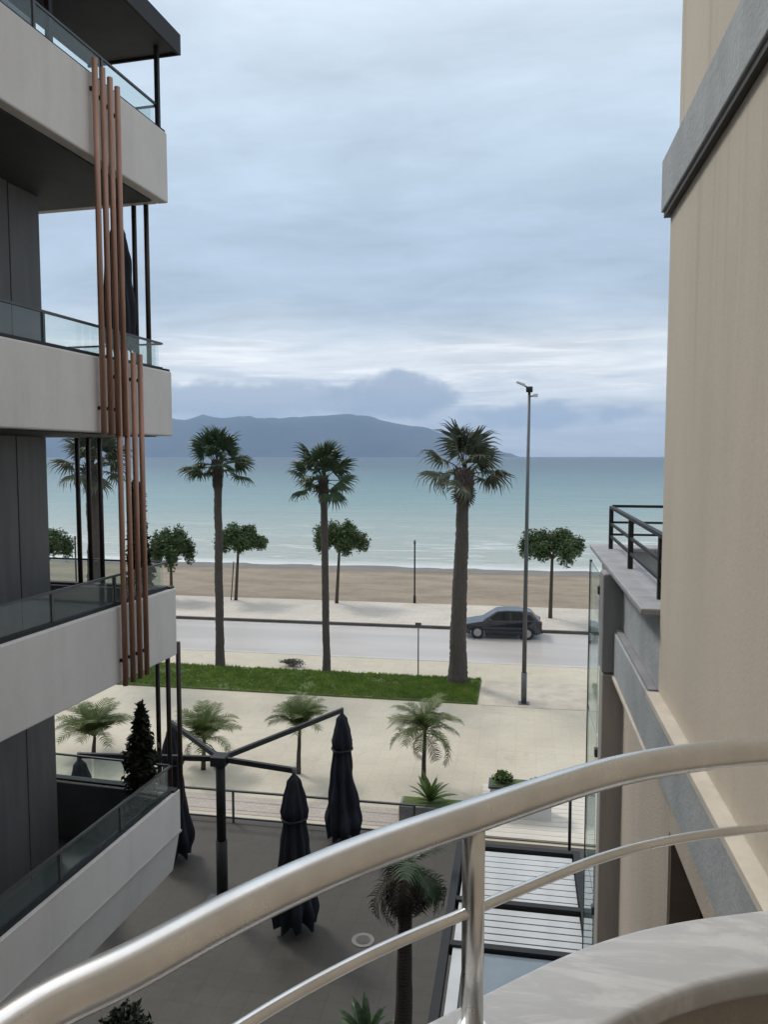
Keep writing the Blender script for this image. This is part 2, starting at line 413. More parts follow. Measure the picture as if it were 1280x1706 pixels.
M['slat'] = mat('white lacquered slat', (.54, .555, .56), (.47, .485, .49), 0.35, 2, fine=.03)
M['roofglass'] = mat('blue grey roof glass', (.20, .245, .275), (.17, .21, .24), 0.08, 1.5, spec=.7)
M['white'] = mat('white planter render', (.74, .73, .71), (.68, .67, .65), 0.6, 3, fine=.04)
M['greypot'] = mat('grey planter', (.20, .195, .19), (.16, .157, .153), 0.7, 4)
M['board'] = mat('pale deck board', (.58, .54, .47), (.50, .465, .405), 0.6, 3, (.4, 6, 1), fine=.06, fscale=12)
M['carpaint'] = mat('dark navy car paint', (.012, .015, .022), (.010, .013, .019), 0.16, 2, spec=.8)
M['tyre'] = mat('tyre rubber', (.018, .018, .018), (.024, .023, .022), 0.85, 8)
M['alloy'] = mat('alloy rim', (.42, .42, .43), (.36, .36, .37), 0.35, 5, metal=.8)
M['redlens'] = mat('red tail lens', (.32, .02, .018), (.26, .016, .014), 0.2, 6)
M['lampglass'] = mat('clear lamp lens', (.70, .72, .74), (.62, .64, .66), 0.2, 6)
M['galv'] = mat('galvanised pole', (.12, .125, .13), (.09, .093, .098), 0.5, 3, (5, 5, .5), metal=.3)
M['palegrey'] = mat('pale grey luminaire', (.55, .57, .59), (.50, .52, .54), 0.4, 3)
M['terracotta'] = mat('dark clay pot', (.10, .07, .055), (.08, .056, .045), 0.8, 4)
M['hill'] = mat('scrub covered hill', (.022, .030, .024), (.05, .055, .04), 0.95, .0016, (1, 1, 1), detail=8)
M['manhole'] = mat('pale concrete cover', (.20, .185, .165), (.16, .15, .135), 0.8, 6)


def wet_sand(m):
    t = NT(m.node_tree); b = t.n['Principled BSDF']
    pos = t.node('ShaderNodeNewGeometry').outputs['Position']
    sp = t.node('ShaderNodeSeparateXYZ'); t.l.new(pos, sp.inputs[0])
    w = t.noise(t.scale(pos, (.12, .3, 1)), 1, 4, .6)
    f = t.smooth(t.math('ADD', sp.outputs[1], t.math('MULTIPLY', w, 5)), 66.5, 70.0)
    src = b.inputs['Base Color'].links[0].from_socket
    sc = t.node('ShaderNodeVectorMath', operation='SCALE'); t.l.new(src, sc.inputs[0]); t.l.new(t.math('SUBTRACT', 1.0, t.math('MULTIPLY', f, .45)), sc.inputs['Scale'])
    t.l.new(sc.outputs[0], b.inputs['Base Color'])
    t.l.new(t.math('SUBTRACT', .9, t.math('MULTIPLY', f, .5)), b.inputs['Roughness'])
wet_sand(M['sand'])


# marble coping: soft grey veins on pale stone
def mat_marble():
    m = bpy.data.materials.new('veined marble coping'); m.use_nodes = True
    t = NT(m.node_tree); b = t.n['Principled BSDF']
    co = t.node('ShaderNodeTexCoord').outputs['Object']
    n = t.noise(t.scale(co, (1, 2.6, 1), rot=(0, 0, -.65)), 2.6, 8, 0.68, 1.2)
    v = t.math('ABSOLUTE', t.math('SUBTRACT', n, 0.5))
    c = t.mix(t.smooth(v, 0.0, 0.12), (.48, .485, .495), (.62, .62, .62))
    n2 = t.noise(co, 7, 6, 0.6, .5)
    c = t.mix(t.math('MULTIPLY', t.smooth(n2, .45, .7), .6), c, (.52, .52, .525))
    t.l.new(c, b.inputs['Base Color']); b.inputs['Roughness'].default_value = .42
    bp = t.node('ShaderNodeBump'); bp.inputs['Strength'].default_value = .08; t.l.new(t.noise(co, 120, 3), bp.inputs['Height']); t.l.new(bp.outputs[0], b.inputs['Normal'])
    return m
M['marble'] = mat_marble()


def mat_sea():
    m = bpy.data.materials.new('sea water'); m.use_nodes = True
    t = NT(m.node_tree); b = t.n['Principled BSDF']
    pos = t.node('ShaderNodeNewGeometry').outputs['Position']
    sp = t.node('ShaderNodeSeparateXYZ'); t.l.new(pos, sp.inputs[0]); y = sp.outputs[1]
    wob = t.noise(t.scale(pos, (.02, .05, 1)), 1, 4, .6)
    ly = t.math('LOGARITHM', t.math('MAXIMUM', t.math('ADD', y, t.math('MULTIPLY', t.math('SUBTRACT', wob, .5), t.math('MULTIPLY', y, .5))), 50), 10)
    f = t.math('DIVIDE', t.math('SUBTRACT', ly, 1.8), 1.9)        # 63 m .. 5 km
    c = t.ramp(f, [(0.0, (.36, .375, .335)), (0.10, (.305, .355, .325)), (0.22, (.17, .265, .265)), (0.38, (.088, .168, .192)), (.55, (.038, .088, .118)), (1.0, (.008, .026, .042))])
    # broken foam lines running along the shore
    fx = t.noise(t.scale(pos, (.045, .15, 1), rot=(0, 0, .06)), 1.0, 7, .68, 1.6)
    fx2 = t.noise(t.scale(pos, (.25, .9, 1), (3, 1, 0)), 1.0, 5, .65)
    foam = t.math('MULTIPLY', t.smooth(t.math('ADD', t.math('MULTIPLY', fx, .62), t.math('MULTIPLY', fx2, .38)),   .525, .62), t.smooth(t.math('ADD', y, t.math('MULTIPLY', wob, 60)), 165, 95))
    wash = t.math('MULTIPLY', t.smooth(t.math('ADD', y, t.math('MULTIPLY', fx, 6)), 78, 73.5), .75)
    foam = t.math('MAXIMUM', t.math('MULTIPLY', foam, .8), wash)
    c = t.mix(foam, c, (.66, .68, .66))
    t.l.new(c, b.inputs['Base Color'])
    b.inputs['Roughness'].default_value = .28; b.inputs['IOR'].default_value = 1.33; b.inputs['Specular IOR Level'].default_value = .28
    w1 = t.noise(t.scale(pos, (.25, .9, 1)), 1, 5, .6, .4); w2 = t.noise(t.scale(pos, (.04, .16, 1)), 1, 4, .6, .4)
    bp = t.node('ShaderNodeBump'); bp.inputs['Strength'].default_value = .9; bp.inputs['Distance'].default_value = .6
    t.l.new(t.math('ADD', w1, t.math('MULTIPLY', w2, 2.5)), bp.inputs['Height']); t.l.new(bp.outputs[0], b.inputs['Normal'])
    return m
M['sea'] = mat_sea()

# ------------------------------------------------------------------ ground, street, beach, sea, hills
Y_RAIL, Y_GR0, Y_GR1, Y_ROAD0, Y_ROAD1, Y_SAND, Y_SEA = 18.2, 28.3, 31.75, 34.4, 41.3, 47.7, 70.0
def sheet(name, x0, x1, y0, y1, z, m, th=0.0, label=None):
    b = MB()
    if th: b.box(x0, x1, y0, y1, z - th, z)
    else: b.quad((x0, y0, z), (x1, y0, z), (x1, y1, z), (x0, y1, z))
    return tag(b.build(name, m), kind='structure', label=label)
XL, XR = -260.0, 260.0
sheet('ground', -11500, 11500, -2500, 66, -1.6, M['ground'])
# courtyard, plaza and pavement are slabs with real edges on the ground sheet
sheet('courtyard', -60, 40, -12, Y_RAIL, 0.0, M['court'], 0.3)
sheet('plaza', XL, XR, Y_RAIL, Y_GR0, 0.0, M['plaza'], 0.3)
sheet('pavement', XL, XR, Y_GR0, Y_ROAD0 - .15, 0.0, M['plaza'], 0.3)
sheet('brick_path', -60, -2.2, Y_RAIL + .25, Y_RAIL + 1.25, 0.008, M['pinkpave'], 0.006)
sheet('gravel_bed', -1.3, 22, Y_GR0 + .1, Y_GR1 - .1, 0.012, M['gravel'], 0.01)
sheet('road', XL, XR, Y_ROAD0, Y_ROAD1, -0.11, M['road'], 0.2)
sheet('promenade', XL, XR, Y_ROAD1 + .2, Y_SAND, 0.02, M['walk'], 0.3)
b = MB().box(XL, XR, Y_ROAD0 - .15, Y_ROAD0, -.3, .012); tag(b.build('kerb', M['kerb_pale'], bevel=.015), kind='structure')
b = MB().box(XL, XR, Y_ROAD1, Y_ROAD1 + .2, -.3, .035); tag(b.build('kerb', M['kerb'], bevel=.015), kind='structure')
for yy in (34.75, 40.85):
    sheet('edge_marking', -80, 80, yy, yy + .12, -0.106, M['paint'])

# beach: a grid that falls gently to the water, lightly trodden
def beach():
    rnd = random.Random(3); b = MB()
    xs = [-700, -400, -250] + [-130 + i * 1.6 for i in range(163)] + [250, 400, 700]
    ys = [Y_SAND + i * 1.05 for i in range(27)]
    for j, yy in enumerate(ys):
        for x in xs:
            t = (yy - Y_SAND) / (Y_SEA - Y_SAND)
            z = -0.02 - 0.98 * t ** 1.15 + .07 * noise.noise((x * .35, yy * .6, 0)) * min(1, t * 4) + .03 * noise.noise((x * 1.3, yy * 1.3, 5))
            b.v.append((x, yy, z))
    n = len(xs)
    for j in range(len(ys) - 1):
        for i in range(n - 1):
            b.face((j * n + i, j * n + i + 1, j * n + n + i + 1, j * n + n + i), True)
    tag(b.build('beach', M['sand']), kind='structure')
beach()
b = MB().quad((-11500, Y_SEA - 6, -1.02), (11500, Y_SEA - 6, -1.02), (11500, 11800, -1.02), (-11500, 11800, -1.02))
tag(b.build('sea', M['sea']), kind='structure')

def hills():
    prof = [(-1500, 742), (-900, 722), (-500, 705), (-200, 712), (60, 700), (245, 706), (300, 702), (345, 697), (400, 694), (450, 698), (520, 698), (580, 697),
            (640, 705), (700, 712), (745, 724), (800, 741), (850, 756), (872, 763)]
    def h(px):
        for (a, ya), (c, yc) in zip(prof, prof[1:]):
            if a <= px <= c:
                k = (px - a) / (c - a); k = k * k * (3 - 2 * k); return ya + (yc - ya) * k
        return 763
    b = MB(); NU, NV = 240, 22
    for j in range(NV + 1):
        v = j / NV
        for i in range(NU + 1):
            px = -1500 + (872 + 1500) * i / NU
            p = on_y(px, h(px), 9000)
            ridge = max(0.0, p.z + 1)
            y = 7800 + 2000 * v
            s = sin(pi * min(1, v / .6) / 2) if v < .6 else cos(pi * (v - .6) / .4 / 2)
            n = noise.fractal((p.x / 900, y / 700, 1.3), 1.0, 2.0, 5)
            z = ridge * (s ** 1.3) * (1 + .26 * n * (1 - abs(v - .6) * .6)) - 3
            b.v.append((p.x * y / 9000, y, z))
    n = NU + 1
    for j in range(NV):
        for i in range(NU):
            b.face((j * n + i, j * n + i + 1, j * n + n + i + 1, j * n + n + i), True)
    tag(b.build('hills', M['hill']), kind='structure')
hills()

# lawn strip with kerb and blades
b = MB().box(-60, -1.45, Y_GR0 + .12, Y_GR1 - .12, -.05, .07); tag(b.build('lawn_bed', M['soil'], bevel=.04), kind='structure')
def grass():
    r = random.Random(8); b = MB()
    for k in range(26000):
        x = -1.5 - r.random() ** 1.3 * 22; y = Y_GR0 + .16 + r.random() * (Y_GR1 - Y_GR0 - .32)
        if noise.noise((x * .9, y * .9, 2)) < -.38 and r.random() < .7: continue
        for q in range(2):
            a = r.random() * pi * 2; hgt = .05 + .07 * r.random(); w = .018
            ox, oy = r.uniform(-.03, .03), r.uniform(-.03, .03)
            b.tri((x + ox - cos(a) * w, y + oy - sin(a) * w, .06), (x + ox + cos(a) * w, y + oy + sin(a) * w, .06),
                  (x + ox + r.uniform(-.04, .04), y + oy + r.uniform(-.04, .04), .07 + hgt))
    tag(b.build('grass', M['grass']), 'short green lawn grass on the strip beside the road', 'grass', kind='stuff')
grass()

# ------------------------------------------------------------------ left apartment building
LB_ROT = radians(-3.8)
LB_LOC = Vector((-4.83, 10.22, 0))
lb = thing('apartment_building', LB_LOC, 'grey apartment building with pale balcony bands, glass guards and bronze poles', 'building', rz=LB_ROT)
TOPS = [4.45, 7.42, 10.48, 13.72]; BOTS = [3.36, 6.45, 9.58, 12.78]
YB = -15.0
def left_building():
    rr, ss = -1.5, -.72
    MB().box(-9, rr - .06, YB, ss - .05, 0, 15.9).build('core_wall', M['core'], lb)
    MB().box(-9.1, rr + .2, YB, ss + .1, 15.9, 16.1).build('roof', M['darkgrey'], lb)
    for k in range(4):
        zt, zb = TOPS[k], BOTS[k]
        # near parapet + far return, one L-shaped band with a slightly battered foot on the lowest one
        b = MB()
        if k == 0:
            b.prism([(0, zt), (-.16, zt), (-.16, 3.20), (-.14, 3.20), (-.02, 3.80), (0, 3.83)], 'y', YB, 0)
        else:
            b.box(-.16, 0, YB, 0, zb, zt)
        b.box(-6.5, -.163, -.16, -.002, zb if k else 3.22, zt - .002)
        band = b.build('balcony_parapet', M['fascia'], lb, bevel=.02)
        if k == 0:
            MB().box(-.02, .012, YB, .006, 3.815, 3.84).build('joint_strip', M['kerb_pale'], band)
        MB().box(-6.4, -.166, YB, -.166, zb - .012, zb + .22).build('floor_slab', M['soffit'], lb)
        MB().box(-6.3, -.19, -.186, -.168, zb + .23, zt - .01).build('shaded_lining', M['lining'], lb)  # thin sheet coloured dark for the shaded inner face
        MB().box(-6.4, -.02, -.14, -.02, zt, zt + .03).build('capping', M['black'], lb)
        MB().box(-.13, -.05, YB, -.145, zt, zt + .045).build('guard_channel', M['black'], lb)
        # glass guard: panes between slim posts under a thin rail
        y = -.2; top = zt + (.36 if k < 3 else .32)
        while y > -9.4:
            MB().box(-.096, -.084, y - 1.16, y, zt + .045, top).build('glass_pane', M['glass'], lb)
            MB().box(-.108, -.072, y - 1.20, y - 1.165, zt + .04, top + .012).build('guard_post', M['darkgrey'], lb)
            y -= 1.2
        MB().box(-.106, -.074, -9.5, -.1, top + .003, top + .03).build('guard_rail', M['darkgrey'], lb)
        x = -.2
        while x > -4.5:
            MB().box(x - 1.16, x, -.090, -.078, zt + .03, top).build('glass_pane', M['glass'], lb)
            x -= 1.2
        MB().box(-4.6, -.12, -.1, -.07, top + .004, top + .028).build('guard_rail', M['darkgrey'], lb)
        # wall panels of the storey
        ceil = BOTS[k + 1] - .015 if k < 3 else 15.9
        y = ss; pw = .62 if k != 3 else 1.25; i = 0
        while y > -8.5:
            z0 = zb + .225
            if k < 3:
                MB().box(rr - .055, rr + (.0 if i % 2 else -.025), y - pw + .05, y, z0, ceil - .005).build('wall_panel', M['panel'], lb)
            else:
                MB().box(rr - .055, rr, y - pw + .05, y, z0, ceil - .01).build('window_pane', M['glass_sky'], lb)
            y -= pw; i += 1
        MB().box(-6.4, rr - .07, ss - .045, ss - .004, zb + .225, ceil - .006).build('end_wall', M['panel'], lb)
    # ground floor: columns and shop wall
    MB().box(-6.2, -1.9, YB, -.9, 0, 3.34).build('shop_wall', M['core'], lb)
    for y in (-2.2, -5.6, -9.0):
        MB().box(-1.8, -1.5, y - .35, y, 0, 3.34).build('column', M['panel'], lb, bevel=.02)
    # bronze pole clusters on the street side and, toned dark as if backlit, on the end
    def poles(ts, x, z0, z1, face='near', dz=0.0, m=M['bronze']):
        for i, t in enumerate(ts):
            zt = z1 + dz * i
            p = ((x, -t) if face == 'near' else (-t, x))
            MB().tube([(p[0], p[1], z0), (p[0], p[1], zt)], .034, 12).build('pole', m, lb)
            for q in (0, 1):
                zc = z0 + .3 if q == 0 else zt - .35
                if face == 'near': MB().box(.0, x, -t - .015, -t + .015, zc, zc + .04).build('pole_bracket', M['black'], lb)
    poles((1.75, 1.60, 1.45, 1.30), .07, 9.55, 13.86, dz=-.04)
    poles((1.43, 1.26, 1.09, .93), .07, 6.42, 10.6)
    poles((.72, .49, .30), -.08, 10.51, 12.76, 'end', m=M['backlit_bronze'])
    poles((1.50, 1.32, 1.13), -.08, 7.45, 9.56, 'end', m=M['backlit_bronze'])
    poles((.36, .19, .02), .06, 4.2, 6.62, 'end', m=M['backlit_bronze'])
    # roof canopy over the top terrace
    MB().box(-1.28, .12, YB, .10, 14.82, 15.0).build('roof_canopy', M['soffit'], lb, bevel=.01)
    MB().box(.12, .16, YB, .13, 14.79, 15.06).build('gutter', M['black'], lb)
    MB().box(-1.28, .118, .102, .13, 14.79, 15.06).build('gutter', M['black'], lb)
    MB().box(-.10, -.045, -.14, -.085, 13.75, 14.82).build('canopy_post', M['black'], lb)
    for y in (-2.2, -4.6):
        MB().box(-.24, -.18, y, y + .06, 13.0, 14.82).build('canopy_post', M['black'], lb)
left_building()
def lb_world(x, y, z):
    return LB_LOC + Vector((x * cos(LB_ROT) - y * sin(LB_ROT), x * sin(LB_ROT) + y * cos(LB_ROT), z))

# ------------------------------------------------------------------ right building: the balcony we stand on and its neighbour
rb = thing('beige_building', (3.0, 3.0, 0), 'beige stucco building with blue grey floor bands beside the steel railed balcony', 'building')
RBX, RBY = 3.0, 3.0
def rbox(name, m, x0, x1, y0, y1, z0, z1, parent=None, bevel=0.0):
    o = MB().box(x0 - RBX, x1 - RBX, y0 - RBY, y1 - RBY, z0, z1).build(name, m, parent or rb, bevel=bevel)
    return o
def right_building():
    rbox('wall', M['wall'], .95, 8, -6, 5.38, 7.71, 10.86)
    rbox('wall', M['wall'], .98, 8, -6, 5.33, 11.24, 20)
    rbox('floor_band', M['band'], .90, 8.1, -6, 5.45, 10.90, 11.235, bevel=.008)
    rbox('band_shade_strip', M['drip_shade'], .915, 8.05, -6, 5.43, 10.862, 10.897)  # added strip that stands for the line of shade below the band
    lo = rbox('floor_band', M['band'], .885, 8.1, -2.5, 7.30, 7.27, 7.665, bevel=.008)
    rbox('stone_lip', M['lip'], .865, 8.1, -2.5, 5.36, 7.668, 7.705)
    rbox('stone_lip', M['lip'], .87, 1.3, 5.05, 7.29, 7.238, 7.266)
    rbox('lower_wall', M['wall_low'], .975, 1.25, 5.02, 7.29, 0, 7.235)
    rbox('window_reveal', M['reveal'], .985, 1.22, 4.99, 5.017, 3.4, 6.9)
    rbox('window', M['glass_dark'], 1.17, 1.20, 2.6, 4.98, 3.4, 6.9)
    rbox('core_wall', M['core'], 1.34, 8, -6, 7.2, 0, 7.235)
    rbox('lower_wall', M['wall_low'], .975, 1.25, -2.4, 2.6, 0, 7.235)
    rbox('lower_wall', M['wall_low'], .975, 1.25, 2.603, 5.017, 6.9, 7.233)
    rbox('lower_wall', M['wall_low'], .975, 1.25, 2.603, 5.017, 0, 3.4)
    # terrace beyond the wall end: low parapet with stone coping
    par = rbox('terrace_parapet', M['band'], .96, 1.10, 5.40, 9.2, 7.70, 8.21)
    rbox('coping', M['coping_grey'], .83, 1.18, 5.42, 9.35, 8.213, 8.262, par, bevel=.012)
    rbox('terrace_parapet', M['band'], 1.103, 6.0, 9.05, 9.2, 7.70, 8.21)
    rbox('coping', M['coping_grey'], 1.183, 6.0, 8.98, 9.35, 8.213, 8.262, None, bevel=.012)
    rbox('terrace_floor', M['coping_grey'], .90, 8, 5.46, 9.3, 7.45, 7.69)
    # column under the coping, dark above, taupe below
    a = on_y(1003, 1100, 7.32); c = on_y(1045, 1100, 7.32)
    rbox('column', M['column'], a.x, c.x, 7.32, 7.62, 7.27, 8.21, bevel=.02)
    rbox('column', M['column_low'], a.x + .008, c.x - .004, 7.328, 7.615, 0, 7.267, bevel=.02)
    gx = a.x - .004
    for i in range(4):
        z1 = 8.16 - i * 1.62
        p = rbox('screen_pane', M['glass_green'], gx, gx + .012, 7.64, 8.62, z1 - 1.58, z1)
        rbox('screen_clip', M['darkgrey'], gx - .012, gx + .03, 7.63, 7.70, z1 - .2, z1 - .12, p)
    rbox('screen_edge', M['galv'], gx - .006, gx + .022, 8.62, 8.645, 1.68, 8.17)
    # mass of the building behind the viewpoint and the balcony floor
    rbox('rear_wall', M['wall'], -3.2, .94, -6, -1.3, 0, 20)
    rbox('balcony_door', M['glass_dark'], -1.2, .5, -1.296, -1.27, 7.75, 10.1)
right_building()

# terrace railing, black
tr = thing('terrace_railing', (1.02, 8.9, 8.262), 'black metal railing on the grey stone coping of the terrace', 'railing')
def terrace_railing():
    for (x, y) in ((0, 0), (0, -1.55), (0, -3.1), (.95, .2), (1.9, .2), (2.85, .2)):
        MB().box(x - .022, x + .022, y - .022, y + .022, 0, .45).build('post', M['black'], tr)
    MB().box(-.022, .022, -3.3, .0, .453, .482).build('top_rail', M['black'], tr)
    MB().box(.032, 3.2, .18, .22, .453, .482).build('top_rail', M['black'], tr)
    for z in (.13, .27):
        MB().box(-.012, .012, -3.3, .0, z, z + .024).build('mid_rail', M['black'], tr)
        MB().box(.03, 3.2, .188, .212, z, z + .024).build('mid_rail', M['black'], tr)
terrace_railing()

# the curved balcony wall with marble coping, and the stainless railing standing on it
RAILP = [(-.50, -1.2), (-.56, -.6), (-.58, -.1), (-.55, .3)] + [tuple(on_z(px, py, 8.75).xy) for px, py in
         ((0, 1722), (200, 1622), (400, 1513), (600, 1424), (785, 1361), (1000, 1290), (1150, 1262), (1280, 1250))] + [(.62, 1.565), (.78, 1.60), (.94, 1.61)]
def smooth_path(pts, n=8):
    P = [Vector((*p, 0)) for p in pts]; out = []
    for i in range(len(P) - 1):
        p0, p1, p2, p3 = P[max(i - 1, 0)], P[i], P[i + 1], P[min(i + 2, len(P) - 1)]
        for k in range(n):
            t = k / n
            out.append(.5 * ((2 * p1) + (p2 - p0) * t + (2 * p0 - 5 * p1 + 4 * p2 - p3) * t * t + (3 * p1 - p0 - 3 * p2 + p3) * t ** 3))
    out.append(P[-1])
    for _ in range(10):
        out = [out[0]] + [(out[i - 1] + out[i] * 2 + out[i + 1]) / 4 for i in range(1, len(out) - 1)] + [out[-1]]
    return out
RC = smooth_path(RAILP)
def offset(path, d):
    o = []
    for i, p in enumerate(path):
        t = (path[min(i + 1, len(path) - 1)] - path[max(i - 1, 0)]).normalized()
        o.append(p + Vector((-t.y, t.x, 0)) * d)          # + is the outer side
    return o
def ribbon(name, m, do, di, z0, z1, parent, base, bevel=0.0):
    b = MB(); A = offset(RC, do); B = offset(RC, di); n = len(RC)
    for i in range(n):
        for (p, z) in ((A[i], z0), (A[i], z1), (B[i], z1), (B[i], z0)):
            b.v.append((p.x - base[0], p.y - base[1], z - base[2]))
    for i in range(n - 1):
        for k in range(4):
            b.face((i * 4 + k, i * 4 + (k + 1) % 4, i * 4 + 4 + (k + 1) % 4, i * 4 + 4 + k), True)
    b.face((3, 2, 1, 0)); q = (n - 1) * 4; b.face((q, q + 1, q + 2, q + 3))
    o = b.build(name, m, parent)
    es = o.modifiers.new('bevel', 'BEVEL'); es.width = bevel or .004; es.segments = 3; es.limit_method = 'ANGLE'; es.angle_limit = radians(50)
    ns = o.modifiers.new('n', 'WEIGHTED_NORMAL')
    return o
bal = thing('balcony_wall', (0, .6, 7.4), 'low curved balcony wall with veined marble coping under the steel handrail', 'balcony')
BB = (0, .6, 7.4)
ribbon('parapet', M['inner'], .035, -.085, 7.42, 8.348, bal, BB)
ribbon('coping', M['marble'], .062, -.108, 8.35, 8.40, bal, BB, .014)
b = MB(); pts = [(p.x, p.y) for p in offset(RC, -.09)] + [(.94, -1.28)]
b.prism([(x - BB[0], y - BB[1]) for x, y in pts][::-1], 'z', 0.06, 0.30); b.build('floor', M['coping_grey'], bal)

sr = thing('balcony_railing', (-.07, 1.15, 8.40), 'brushed stainless steel handrail curving over the marble coping', 'railing')
def rel(ps, z): return [(p.x + .07, p.y - 1.15, z - 8.40) for p in ps]
MB().tube(rel(RC, 8.75), .0255, 24).build('handrail', M['steel'], sr)
MB().tube(rel(RC, 8.60), .0085, 14).build('middle_rail', M['steel'], sr)
def rail_post(px):
    q = on_z(px, 1360, 8.75)
    d = min(RC, key=lambda p: abs(atan2(p.x, p.y) - atan2(q.x, q.y)))
    t = min(range(len(RC)), key=lambda i: (RC[i] - d).length)
    tv = (RC[min(t + 1, len(RC) - 1)] - RC[max(t - 1, 0)]).normalized()
    x, y = d.x + .07, d.y - 1.15
    o = MB().tube([(0, 0, 0), (0, 0, .33)], .0175, 20).build('post', M['steel'], sr, loc=(x, y, .004))
    MB().tube([(0, 0, 0), (0, 0, .006)], .024, 20).build('base_flange', M['steel'], o)
rail_post(785); rail_post(2150); rail_post(-900)

# ------------------------------------------------------------------ vegetation kits
def fan_frond(seed, m, L=.92, R=.88, droop=.22):
    r = random.Random(seed); b = MB()
    b.tube([(0, 0, 0), (L * .5, 0, .04), (L, 0, 0)], [.028, .02, .014], 5)
    N = 22; cx = L - .06
    for i in range(N):
        a = radians(-118 + 236 * i / (N - 1)) + r.uniform(-.03, .03)
        rad = R * (1 - .28 * abs(a) / 2.06) * r.uniform(.9, 1.06); da = radians(236 / N) * .62
        z0 = .05 * cos(a * 2); rm = rad * .55
        c0 = (cx, 0, 0)
        p1 = (cx + cos(a - da) * rm, sin(a - da) * rm, z0 - .02); p2 = (cx + cos(a + da) * rm, sin(a + da) * rm, z0 - .02)
        mid = (cx + cos(a) * rm, sin(a) * rm, z0 + .035)
        k = rad * .86
        q = (cx + cos(a) * k, sin(a) * k, z0 - droop * r.uniform(.25, .6)); tip = (cx + cos(a + r.uniform(-.08, .08)) * rad, sin(a) * rad, z0 - droop * r.uniform(.7, 1.5))
        w = .022
        ql = (q[0] + sin(a) * w, q[1] - cos(a) * w, q[2]); qr = (q[0] - sin(a) * w, q[1] + cos(a) * w, q[2])
        b.tri(c0, p1, mid); b.tri(c0, mid, p2)
        b.quad(p1, ql, qr, mid); b.quad(mid, qr, qr, p2) if False else b.tri(mid, qr, p2)
        b.tri(ql, tip, qr)
    return b.mesh('fan_frond', m)
def feather_frond(seed, m, L=1.3, bend=1.5, w=.34, n=20, lw=.02):
    r = random.Random(seed); b = MB(); pts = []; a = 0.0; p = Vector((0, 0, 0)); K = 12
    for i in range(K + 1):
        pts.append(p.copy()); p = p + Vector((cos(a), 0, sin(a))) * (L / K); a -= bend / K * (.4 + 1.2 * i / K)
    b.tube(pts, [.016 * (1 - .8 * i / K) for i in range(K + 1)], 5)
    for i in range(n):
        t = .14 + .86 * i / (n - 1); f = t * K; k = min(int(f), K - 1); q = pts[k].lerp(pts[k + 1], f - k)
        d = (pts[k + 1] - pts[k]).normalized()
        ln = w * (.35 + .9 * sin(pi * min(1, t * .95)) ** .8) * r.uniform(.85, 1.1)
        for s in (-1, 1):
            v = (d * .55 + Vector((0, s, 0)) * .8 + Vector((0, 0, r.uniform(-.05, .25)))).normalized()
            e = q + v * ln + Vector((0, 0, -ln * r.uniform(.15, .45)))
            mid = q + v * ln * .5
            u = d * lw
            b.quad(q - u, mid - u, mid + u, q + u); b.tri(mid - u, e, mid + u)
    return b.mesh('feather_frond', m)
FAN = [fan_frond(s, M['palm']) for s in (1, 2, 3)]
FANP = [fan_frond(s, M['palm_pale'], droop=.34) for s in (4, 5, 6)]
DRY = [fan_frond(s, M['dry'], .5, .75, .2) for s in (7, 8)]
FEA = [feather_frond(s, M['feather'], bend=1.3 + .25 * s) for s in (0, 1, 2)]
FEAD = [feather_frond(s, M['dry'], bend=2.5, L=1.35, w=.30, n=22, lw=.016) for s in (5, 6)]
FEAB = [feather_frond(s, M['palm'], bend=1.5, L=1.25, w=.4, n=24, lw=.024) for s in (9, 10)]

